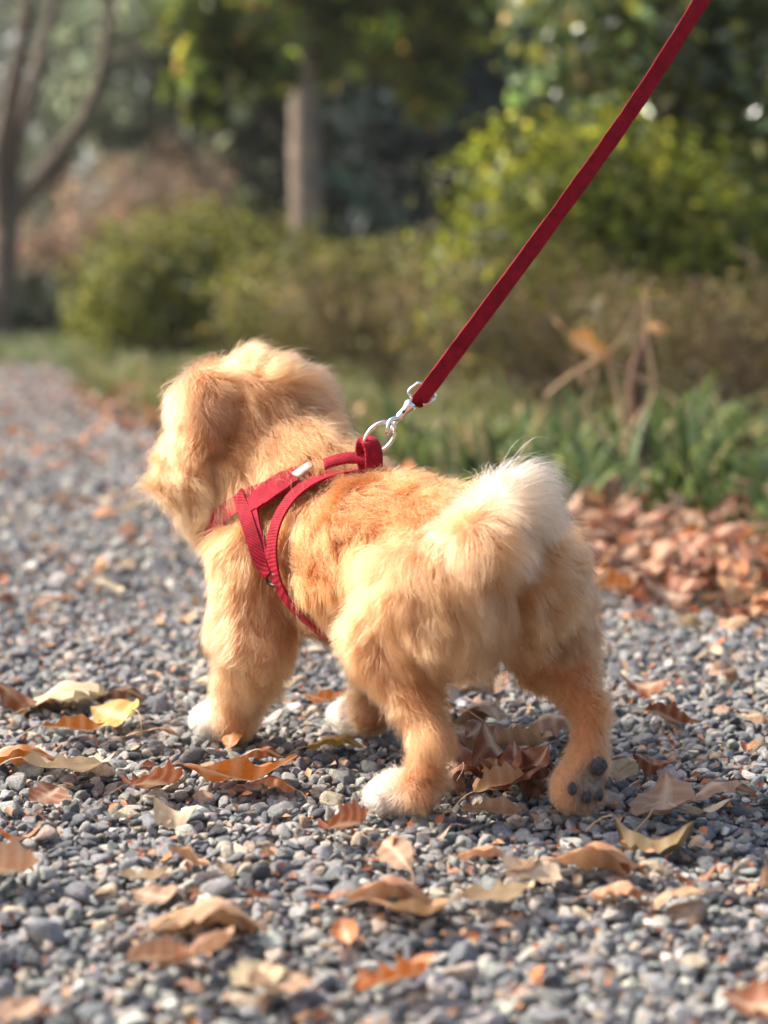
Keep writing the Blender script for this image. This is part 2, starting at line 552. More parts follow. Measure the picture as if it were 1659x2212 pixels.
def shrub(name, label, base, lobes, n, size, colors, p, cat='shrub', group=None, mat='foliage', stems=9, stem_r=0.008,
          shell=0.4, seed=1, aspect=0.5, stem_mat='twig', twigs=0):
    """lobes relative to base; Empty > foliage, stems"""
    root = empty(name, base)
    B = np.array(base)
    lob = [(B[0] + l[0], B[1] + l[1], B[2] + l[2], *l[3:]) for l in lobes]
    P, N, tn = crown_points(lob, n, shell, seed)
    C = pal(len(P), colors, p) * tn
    V, F, T = leaf_cloud(P, N, size * rng.uniform(0.6, 1.3, len(P)), C, aspect)
    me = mesh_np('foliage', V, F, False); color_attr(me, 'tint', T)
    link('foliage', me, root, M[mat])
    r_ = random.Random(seed)
    for i in range(stems):
        l = lob[i % len(lob)]
        tip = Vector((l[0] + r_.uniform(-.7, .7) * l[3], l[1] + r_.uniform(-.7, .7) * l[4], l[2] + r_.uniform(-.1, .8) * l[5]))
        b = Vector(base) + Vector((r_.uniform(-.06, .06), r_.uniform(-.06, .06), -0.03))
        mid = b.lerp(tip, 0.5) + Vector((r_.uniform(-.05, .05), r_.uniform(-.05, .05), 0.05))
        mb = MB(); path = catmull([b, mid, tip], 5)
        mb.add(tube(path, np.linspace(stem_r, stem_r * 0.25, len(path)), 6))
        for _ in range(twigs):
            q = path[r_.randint(3, len(path) - 1)]
            d = Vector((r_.uniform(-1, 1), r_.uniform(-1, 1), r_.uniform(0.1, 1.2))).normalized()
            ln = r_.uniform(0.08, 0.22)
            mb.add(tube([q, q + d * ln * 0.5 + Vector((0, 0, 0.01)), q + d * ln], [stem_r * 0.35, stem_r * 0.28, stem_r * 0.15], 4))
        mb.build('stem', M[stem_mat], root)
    return tag(root, label, cat, group)

def px(n, Y): return n * Y / FPX

# ------------------------------------------------------------------ background vegetation
OLIVE = [(0.14, 0.165, 0.026), (0.23, 0.24, 0.028), (0.05, 0.075, 0.02), (0.36, 0.31, 0.04)]
# round clipped bush beside the far end of the path
Y = 10.2
b = (at(425, 775, Y).x, Y, 0)
shrub('clipped_bush', 'round clipped olive green bush at the far end of the gravel path', b,
      [(-0.26, 0, 0.34, 0.38, 0.4, 0.35), (0.08, 0, 0.39, 0.46, 0.4, 0.37), (0.38, 0.1, 0.35, 0.40, 0.4, 0.34), (-0.05, 0.1, 0.29, 0.60, 0.45, 0.30)],
      14000, 0.044, OLIVE, [0.4, 0.3, 0.15, 0.15], seed=11)
Y = 9.0
b = (at(760, 780, Y).x, Y, 0)
shrub('low_bush', 'low olive bush with yellow tips next to the round clipped bush', b,
      [(-0.25, 0, 0.26, 0.36, 0.35, 0.30), (0.1, 0, 0.28, 0.36, 0.35, 0.28), (0.42, 0, 0.27, 0.33, 0.35, 0.30)],
      9000, 0.036, [(0.115, 0.12, 0.028), (0.17, 0.185, 0.03), (0.17, 0.12, 0.045), (0.32, 0.28, 0.04)], [0.4, 0.25, 0.2, 0.15], seed=12, twigs=3)
BROWN = [(0.17, 0.125, 0.045), (0.15, 0.15, 0.035), (0.25, 0.165, 0.07), (0.08, 0.07, 0.028)]
Y = 7.6
b = (at(860, 860, Y).x, Y, 0)
shrub('twiggy_bush', 'low brownish twiggy bush with sparse leaves behind the puppy', b,
      [(-0.28, 0, 0.24, 0.30, 0.3, 0.24), (0.05, 0, 0.28, 0.30, 0.3, 0.26), (0.3, 0.05, 0.25, 0.28, 0.3, 0.25)],
      4200, 0.024, BROWN, [0.35, 0.3, 0.25, 0.1], seed=13, stems=16, stem_r=0.006, twigs=9, shell=0.8)
Y = 6.0
b = (at(1180, 860, Y).x, Y, 0)
shrub('twiggy_bush', 'dense knee-high brown and olive twiggy bush in front of the bright rounded bush', b,
      [(-0.2, 0, 0.22, 0.27, 0.3, 0.24), (0.1, 0.1, 0.25, 0.27, 0.3, 0.24), (0.3, 0, 0.23, 0.25, 0.3, 0.23)],
      5200, 0.022, BROWN, [0.35, 0.35, 0.2, 0.1], seed=14, stems=18, stem_r=0.006, twigs=9, shell=0.8)
Y = 5.5
b = (at(1560, 900, Y).x, Y, 0)
shrub('twiggy_bush', 'brown twiggy bush under the dark glossy evergreen, bare stems showing', b,
      [(-0.18, 0, 0.20, 0.25, 0.3, 0.22), (0.12, 0.05, 0.22, 0.25, 0.3, 0.22), (0.38, 0, 0.22, 0.26, 0.3, 0.22)],
      4600, 0.022, BROWN, [0.4, 0.3, 0.2, 0.1], seed=15, stems=18, stem_r=0.006, twigs=9, shell=0.8)
# bright rounded bush
Y = 7.4
b = (at(1240, 800, Y).x, Y, 0)
BRIGHT = [(0.18, 0.22, 0.022), (0.33, 0.35, 0.028), (0.07, 0.10, 0.018), (0.50, 0.45, 0.05)]
shrub('rounded_bush', 'bright yellow green rounded bush below the glossy evergreen', b,
      [(-0.14, 0, 0.56, 0.36, 0.36, 0.40), (0.16, 0.05, 0.56, 0.38, 0.36, 0.38), (0.42, 0.1, 0.48, 0.32, 0.36, 0.36), (0, 0, 0.34, 0.52, 0.4, 0.34)],
      12500, 0.052, BRIGHT, [0.4, 0.25, 0.24, 0.11], seed=16)
# glossy evergreen on the right
Y = 8.3
b = (at(1560, 800, Y).x, Y, 0)
DARKG = [(0.095, 0.15, 0.045), (0.16, 0.22, 0.055), (0.045, 0.08, 0.03), (0.46, 0.44, 0.06), (0.60, 0.46, 0.20)]  # yellow and pale entries: yellowish leaves, brightened to paint in sunlit ones
shrub('evergreen_tree', 'tall glossy dark green evergreen with pale glints at the path side', b,
      [(-0.45, 0, 1.45, 0.42, 0.5, 0.42), (-0.1, 0, 1.15, 0.5, 0.5, 0.5), (0.35, 0, 1.05, 0.55, 0.5, 0.6), (-0.2, 0.1, 1.9, 0.7, 0.6, 0.5),
       (0.5, 0, 1.8, 0.6, 0.6, 0.6), (0.2, 0.2, 0.6, 0.55, 0.5, 0.5), (0.8, 0.1, 0.8, 0.5, 0.5, 0.7), (0.2, 0.2, 2.5, 0.9, 0.7, 0.6)],
      15000, 0.085, DARKG, [0.38, 0.29, 0.14, 0.13, 0.06], cat='tree', mat='glossy_foliage', seed=17, stems=10, stem_r=0.03, stem_mat='bark', shell=0.55)

# tree with a pale-lit trunk in the middle
def tree(name, label, Y, trunk, limbs, lobes_px, n, size, colors, p, mat='foliage', bark='bark', seg=10, shell=0.7, seed=3, group=None):
    """trunk / limbs: lists of (u, v, radius px); lobes: (u, v, ru, rv, dy)"""
    bx = at(trunk[0][0], trunk[0][1], Y).x
    root = empty(name, (bx, Y, 0))
    P = [Vector((bx, Y, -0.05))] + [at(u, v, Y) for u, v, r in trunk]
    R = [px(trunk[0][2], Y) * 1.25] + [px(r, Y) for u, v, r in trunk]
    def up(P, R, k=6):
        C = catmull(P, k)
        return C, np.interp(np.linspace(0, len(R) - 1, len(C)), np.arange(len(R)), R)
    MB().add(tube(*up(P, R), seg, 0.06)).build('trunk', M[bark], root)
    for lm in limbs:
        dy = lm[0]
        pp = [at(u, v, Y + dy * i / max(1, len(lm) - 2)) for i, (u, v, r) in enumerate(lm[1:])]
        MB().add(tube(*up(pp, [px(r, Y) for u, v, r in lm[1:]]), 8, 0.05)).build('limb', M[bark], root)
    if n:
        lob = []
        for u, v, ru, rv, dy in lobes_px:
            c = at(u, v, Y + dy)
            lob.append((c.x, c.y, c.z, px(ru, Y), max(px(ru, Y), 0.3), px(rv, Y)))
        Pn, N, tn = crown_points(lob, n, shell, seed, 0.05)
        V, F, T = leaf_cloud(Pn, N, size * rng.uniform(0.6, 1.3, len(Pn)), pal(len(Pn), colors, p) * tn)
        me = mesh_np('crown', V, F, False); color_attr(me, 'tint', T)
        link('crown', me, root, M[mat])
    return tag(root, label, 'tree', group)

MIDG = [(0.14, 0.20, 0.035), (0.22, 0.28, 0.035), (0.06, 0.10, 0.025), (0.48, 0.45, 0.045), (0.50, 0.30, 0.07)]
tree('leafy_tree', 'leafy tree whose straight trunk is pale on its sunlit side, behind the bushes', 15.0,
     [(668, 700, 38), (662, 480, 35), (658, 300, 33), (660, 120, 31), (668, -80, 27), (670, -400, 26)],
     [(0.5, (664, 170, 22), (740, 60, 17), (840, -20, 12), (960, -60, 7)), (-1.0, (662, 110, 22), (560, 10, 16), (470, -40, 10), (400, -30, 6)),
      (-0.8, (665, 60, 20), (640, -80, 14), (600, -260, 9))],
     [(450, 30, 95, 80, -2.6), (430, 150, 50, 60, -2.8), (440, 235, 34, 45, -2.8), (560, 110, 80, 75, -2.6), (600, -20, 150, 90, 0), (740, 70, 110, 100, 0),
      (860, 90, 110, 110, 0.5), (940, 190, 60, 80, 0.5), (990, 20, 130, 110, 0.5), (760, -160, 330, 130, 0), (760, -400, 380, 200, 0)],
     18000, 0.10, MIDG, [0.35, 0.25, 0.2, 0.15, 0.05], seed=21, bark='mid_bark')
# bare forked tree on the left
tree('bare_tree', 'bare forked tree with slanting grey brown branches beside the path', 13.0,
     [(-6, 700, 34), (8, 600, 30), (14, 500, 27), (22, 440, 24)],
     [(0.0, (18, 480, 22), (60, 420, 19), (130, 330, 18), (190, 240, 16), (222, 140, 13), (238, 10, 11), (262, -180, 8)),
      (0.3, (18, 470, 24), (26, 350, 19), (60, 220, 15), (98, 90, 13), (130, -60, 10)),
      (-0.4, (10, 500, 24), (2, 360, 24), (22, 230, 20), (50, 80, 16), (66, -40, 14), (70, -200, 10)),
      (0.2, (215, 150, 9), (280, 115, 7), (340, 95, 5), (420, 60, 3))], [], 0, 0, [], [], bark='bark', seed=22)
# far trees that close the view
FARG = [(0.035, 0.055, 0.030), (0.055, 0.075, 0.04), (0.022, 0.04, 0.022), (0.09, 0.10, 0.05)]
tree('dark_conifer', 'dense blue green evergreen, shade painted into its dark leaves, filling the gap behind the pale trunk', 21.0,
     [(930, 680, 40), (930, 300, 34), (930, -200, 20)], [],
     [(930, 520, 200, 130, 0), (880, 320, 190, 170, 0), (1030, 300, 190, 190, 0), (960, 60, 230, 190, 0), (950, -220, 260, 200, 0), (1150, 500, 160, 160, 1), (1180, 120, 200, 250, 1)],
     16000, 0.16, [(0.022, 0.052, 0.040), (0.04, 0.072, 0.052), (0.015, 0.034, 0.027)], [0.5, 0.3, 0.2], seed=23, shell=0.6)  # shade is put into these dark leaf colours
for i, (u, Yf, lobes, label, cols) in enumerate([  # leaf colours lightened to paint in distance haze
    (330, 24.0, [(330, 300, 150, 110, 0), (420, 400, 170, 120, 0), (240, 180, 160, 130, 0), (380, 60, 200, 140, 0), (500, 260, 150, 150, 0), (300, -200, 300, 180, 0)],
     'grey green tree with haze in its leaf colour behind the bare forked tree', [(0.17, 0.22, 0.13), (0.24, 0.28, 0.17), (0.10, 0.14, 0.085), (0.36, 0.36, 0.22)]),
    (120, 27.0, [(100, 250, 170, 150, 0), (40, 420, 160, 120, 0), (160, 60, 200, 150, 0), (20, 60, 180, 200, 0), (100, -200, 300, 180, 0)],
     'sage green tree paled by haze in its leaf colour, far behind the path', [(0.34, 0.38, 0.26), (0.44, 0.46, 0.32), (0.20, 0.24, 0.16), (0.55, 0.52, 0.38)]),
    (620, 22.0, [(600, 420, 150, 110, 0), (560, 280, 140, 120, 0), (720, 420, 120, 120, 0), (700, 200, 140, 150, 0), (620, -60, 260, 160, 0)],
     'dark olive tree between the pale trunk and the grey green tree', [(0.10, 0.125, 0.065), (0.15, 0.17, 0.085), (0.06, 0.08, 0.04), (0.24, 0.21, 0.12)])]):
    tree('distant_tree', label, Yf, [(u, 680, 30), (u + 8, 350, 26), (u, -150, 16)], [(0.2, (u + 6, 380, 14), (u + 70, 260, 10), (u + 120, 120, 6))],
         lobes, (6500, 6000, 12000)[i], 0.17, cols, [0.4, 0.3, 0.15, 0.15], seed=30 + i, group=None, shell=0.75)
# reddish far shrubs
Y = 17.0
b = (at(300, 660, Y).x, Y, 0)
shrub('russet_bush', 'hazy russet brown bush far behind the round clipped bush', b,
      [(-0.3, 0, 0.8, 0.45, 0.5, 0.6), (0.25, 0, 0.95, 0.5, 0.5, 0.65), (0.7, 0, 0.7, 0.4, 0.5, 0.5), (-0.9, 0, 0.5, 0.5, 0.5, 0.5)],
      6000, 0.07, [(0.36, 0.23, 0.155), (0.30, 0.23, 0.15), (0.46, 0.32, 0.22), (0.17, 0.15, 0.09)], [0.4, 0.3, 0.2, 0.1], seed=40, shell=0.9)
Y = 14.0
b = (at(90, 690, Y).x, Y, 0)
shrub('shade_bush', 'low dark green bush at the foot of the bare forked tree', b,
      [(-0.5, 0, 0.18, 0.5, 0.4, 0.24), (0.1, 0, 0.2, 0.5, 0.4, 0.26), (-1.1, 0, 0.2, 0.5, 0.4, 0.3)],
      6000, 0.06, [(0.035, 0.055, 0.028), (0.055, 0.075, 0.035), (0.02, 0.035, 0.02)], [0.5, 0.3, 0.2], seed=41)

# distant woodland mass
def woodland():
    n = 15000
    x = rng.uniform(-22, 20, n); y = 34 + rng.uniform(-3, 4, n)
    top = 11 + 2.5 * np.sin(x * 0.7) + 1.5 * np.sin(x * 1.9 + 1)
    z = rng.uniform(0, 1, n) ** 0.85 * top
    y += 1.2 * np.sin(x * 0.9) - 0.12 * z
    P = np.stack([x, y, z], 1)
    N = np.stack([rng.normal(-0.3, 0.6, n), rng.normal(-0.8, 0.5, n), rng.normal(0.5, 0.5, n)], 1)
    C = pal(n, [(0.14, 0.17, 0.11), (0.20, 0.23, 0.15), (0.09, 0.115, 0.08), (0.32, 0.27, 0.19)], [0.4, 0.3, 0.2, 0.1])  # greyed, lightened tints carry painted haze on the far mass
    V, F, T = leaf_cloud(P, N, 0.42 * rng.uniform(0.6, 1.4, n), C, 0.7)
    me = mesh_np('woodland', V, F, False); color_attr(me, 'tint', T)
    tag(link('woodland', me, None, M['foliage']), 'far-off green woodland, haze tinted into its leaves, closing the view', 'woodland', kind='stuff')
woodland()

# ------------------------------------------------------------------ grass
def blades(base, L, W, lean, tint, seg=5):
    n = len(base)
    ang = rng.uniform(0, 6.283, n)
    d = np.stack([np.cos(ang), np.sin(ang), np.zeros(n)], 1)
    w = np.stack([-np.sin(ang), np.cos(ang), np.zeros(n)], 1)
    V = np.zeros((n, (seg + 1) * 2, 3)); 
    for k in range(seg + 1):
        t = k / seg
        th = lean * t
        c = base + d * (L * t * np.sin(th) * 0.75)[:, None]
        c[:, 2] += L * t * np.cos(th * 0.85)
        ww = (W * (1 - t ** 1.8) * 0.5 * min(1, 0.5 + 2 * t))[:, None]
        V[:, 2 * k] = c - w * ww
        V[:, 2 * k + 1] = c + w * ww
    i = np.arange(n)[:, None] * (seg + 1) * 2
    F = np.concatenate([i + np.array([[2 * k, 2 * k + 1, 2 * k + 3, 2 * k + 2]]) for k in range(seg)])
    return V.reshape(-1, 3), F, np.repeat(tint, (seg + 1) * 2, axis=0)

def grass_obj(name, label, parts):
    Vs, Fs, Ts, o = [], [], [], 0
    for V, F, T in parts:
        Vs.append(V); Fs.append(F + o); Ts.append(T); o += len(V)
    me = mesh_np(name, np.concatenate(Vs), np.concatenate(Fs)); color_attr(me, 'tint', np.concatenate(Ts))
    tag(link(name, me, None, M['grass']), label, 'grass', kind='stuff')

GREEN = [(0.08, 0.135, 0.036), (0.13, 0.19, 0.045), (0.045, 0.08, 0.026), (0.24, 0.27, 0.075), (0.46, 0.36, 0.18)]
OLIVEG = [(0.14, 0.17, 0.04), (0.22, 0.23, 0.05), (0.07, 0.10, 0.03), (0.40, 0.31, 0.14)]
def strip(n, y0, y1, off0, off1, L, W, lean, cols, p, clump=True):
    y = rng.uniform(y0, y1, n)
    x = edge_x(y) + rng.uniform(off0, off1, n)
    if clump:
        nc = max(4, n // 30); k = rng.integers(0, nc, n)
        x = x[k] + rng.normal(0, 0.035, n); y = y[k] + rng.normal(0, 0.035, n)
    b_ = np.stack([x, y, np.full(n, -0.02)], 1)
    return blades(b_, L * rng.uniform(0.55, 1.2, n), W * rng.uniform(0.6, 1.2, n), lean * rng.uniform(0.3, 1.25, n), pal(n, cols, p))
grass_obj('broad_grass', 'broad strap-like green grass behind the fallen leaves at the verge', [
    strip(1150, 3.45, 4.7, 0.33, 1.75, 0.25, 0.021, 2.0, GREEN, [0.28, 0.20, 0.24, 0.14, 0.14]),
    strip(700, 3.3, 4.3, 0.55, 1.75, 0.20, 0.016, 2.1, GREEN, [0.35, 0.3, 0.2, 0.1, 0.05])])
grass_obj('verge_grass', 'fine short grass along the gravel path edge', [
    strip(4200, 4.0, 6.8, 0.10, 1.9, 0.12, 0.006, 1.3, OLIVEG, [0.3, 0.3, 0.25, 0.15]),
    strip(4000, 6.0, 9.6, -0.02, 1.3, 0.12, 0.007, 1.2, OLIVEG, [0.3, 0.3, 0.2, 0.2])])
n = 9000
bx = rng.uniform(-4.5, 1.0, n); by = rng.uniform(9.5, 14, n)
grass_obj('lawn_grass', 'pale lawn grass beyond the end of the gravel path', [
    blades(np.stack([bx, by, np.full(n, -0.02)], 1), 0.10 * rng.uniform(0.5, 1.2, n), np.full(n, 0.012), rng.uniform(0.3, 1.3, n),
           pal(n, [(0.11, 0.16, 0.05), (0.16, 0.20, 0.07), (0.24, 0.22, 0.11)], [0.4, 0.4, 0.2]))])

# sapling, dry stems and stub in the grass
Y = 3.95
sp = empty('dry_sapling', (at(1345, 1050, Y).x, Y, 0))
for pl, r in [([(1352, 1080), (1350, 1010), (1362, 930), (1410, 855), (1408, 790), (1395, 725), (1400, 640)], 7),
              ([(1352, 1060), (1330, 980), (1290, 925), (1268, 870), (1290, 800)], 6),
              ([(1420, 835), (1330, 880), (1180, 850), (1215, 815), (1300, 770)][:1] + [(1345, 800), (1300, 772)], 5),
              ([(1300, 772), (1340, 735), (1380, 660), (1410, 590)], 3)]:
    P = catmull([at(u, v, Y) for u, v in pl], 5)
    MB().add(tube(P, np.linspace(px(r, Y), px(r, Y) * 0.45, len(P)), 7, 0.08)).build('stem', M['tan_stem'], sp)
P = catmull([at(u, v, Y + 0.02) for u, v in [(1352, 1000), (1290, 900), (1180, 855), (1235, 810), (1305, 770)][2:]], 5)
MB().add(tube(P, np.linspace(px(5, Y), px(5, Y), len(P)), 7, 0.08)).build('stem', M['tan_stem'], sp)
P = catmull([at(u, v, Y + 0.02) for u, v in [(1305, 770), (1330, 830), (1345, 920), (1352, 1085)]], 5)
MB().add(tube(P, np.linspace(px(4, Y), px(6, Y), len(P)), 7, 0.08)).build('stem', M['tan_stem'], sp)
SAP = sp
tag(sp, 'dry tan sapling with forked stems in the broad grass', 'sapling')
Y = 4.05
pf = [at(u, v, Y) for u, v in [(1385, 1030), (1378, 900), (1372, 810), (1405, 700)]]
st = empty('tree_stub', (pf[0].x, Y, 0))
MB().add(tube(catmull([Vector((pf[0].x, Y, -0.03))] + pf, 5), np.interp(np.linspace(0, 1, 21), [0, .5, 1], [px(28, Y), px(22, Y), px(9, Y)]), 9, 0.12)).build('trunk', M['stub'], st)
tag(st, 'short dark brown stub of a stem beside the dry sapling', 'stub')

# ------------------------------------------------------------------ fallen leaves
def leaf_shape(kind, seed, curl, bend, nl=14, nw=6):
    r_ = np.random.default_rng(seed)
    V, vein = [], []
    for i in range(nl + 1):
        t = i / nl
        if kind == 'oval': w = 0.34 * math.sin(math.pi * t ** 0.85) ** 0.75 + 0.01 * math.sin(40 * t)
        elif kind == 'lobed': w = (0.40 * math.sin(math.pi * t ** 0.8) ** 0.7) * (0.92 + 0.11 * math.cos(2 * math.pi * t * 4.1))
        elif kind == 'broad': w = 0.52 * math.sin(math.pi * t ** 0.75) ** 0.62 * (0.93 + 0.10 * math.cos(2 * math.pi * t * 5))
        else: w = 0.20 * math.sin(math.pi * t ** 0.9) ** 0.8
        w = max(w, 0.008)
        for j in range(nw + 1):
            s = j / nw * 2 - 1
            wl = w * (1 + 0.06 * r_.normal()) if abs(s) == 1 else w
            x, y = (t - 0.5), s * wl
            V.append((x, y, 0))
            vein.append(1.0 if j == nw // 2 else (0.35 if (i % 3 == 0) else 0.0))
    V = np.array(V)
    # curl across, bend along, ripples
    x, y = V[:, 0].copy(), V[:, 1].copy()
    ph = r_.uniform(0, 6.28, 4)
    a = curl * 1.5
    yy = np.where(np.abs(a) > 1e-3, np.sin(a * y * 2) / (a * 2 if abs(a) > 1e-3 else 1), y)
    zz = (1 - np.cos(a * y * 2)) / (a * 2) if abs(a) > 1e-3 else np.zeros_like(y)
    z = zz + bend * (x ** 2 - 0.08) * 1.6
    z += 0.030 * np.sin(9 * x + 6 * y + ph[0]) + 0.024 * np.sin(15 * y - 6 * x + ph[1]) + 0.02 * np.sin(19 * x + ph[2]) * np.abs(y) * 3
    V = np.stack([x, yy + 0.03 * np.sin(4 * x + ph[3]), z], 1)
    F = []
    for i in range(nl):
        for j in range(nw):
            q = i * (nw + 1) + j
            F.append((q, q + nw + 1, q + nw + 2, q + 1))
    c = nw // 2
    b0 = V[c]; 
    st = [Vector(b0) + Vector((-0.02 - 0.11 * k, 0.03 * k * k, -0.015 * k * k + 0.01)) for k in range(4)]
    tv, tf = tube([Vector(b0) + Vector((0.03, 0, 0))] + st, [0.011, 0.011, 0.010, 0.009, 0.012], 4)
    o = len(V)
    V = np.concatenate([V, np.array(tv)]); F += [tuple(q + o for q in f) for f in tf]
    vein += [0.6] * len(tv)
    me = mesh_np('fallen_leaf', V, F)
    at_ = me.attributes.new('vein', 'FLOAT', 'POINT'); at_.data.foreach_set('value', np.array(vein, dtype=np.float32))
    me.materials.append(M['dry_leaf'])
    return me
SHAPES = {}
sd = 0
for kind in ('oval', 'lobed', 'broad', 'slim'):
    for curl, bend in ((0.35, 0.35), (-0.6, -0.5), (1.1, 0.3), (-1.0, 0.6)):
        sd += 1
        SHAPES.setdefault(kind, []).append(leaf_shape(kind, sd, curl, bend))
LC = {'orange': (0.50, 0.15, 0.022), 'rust': (0.29, 0.085, 0.030), 'tan': (0.41, 0.235, 0.13), 'cream': (0.60, 0.47, 0.30),
      'brown': (0.21, 0.088, 0.045), 'yellow': (0.60, 0.36, 0.06), 'peach': (0.52, 0.275, 0.14), 'olive': (0.30, 0.21, 0.085)}
WORD = {'oval': 'oval', 'lobed': 'wavy edged', 'broad': 'broad', 'slim': 'slim'}
def fallen(kind, var, colr, loc, size, yaw, pitch=0.0, roll=0.0, label=None, group=None, jit=0.15):
    o = bpy.data.objects.new('fallen_leaf', SHAPES[kind][var % 4])
    col.objects.link(o)
    o.location = loc
    o.rotation_euler = Matrix.Rotation(yaw, 3, 'Z').to_euler() if not (pitch or roll) else (Matrix.Rotation(yaw, 3, 'Z') @ Matrix.Rotation(pitch, 3, 'Y') @ Matrix.Rotation(roll, 3, 'X')).to_euler()
    o.scale = (size,) * 3
    j = random.uniform(1 - jit, 1 + jit)
    o.color = (*[min(1, c * j * random.uniform(0.94, 1.06)) for c in LC[colr]], 1)
    return tag(o, label, 'leaf', group)

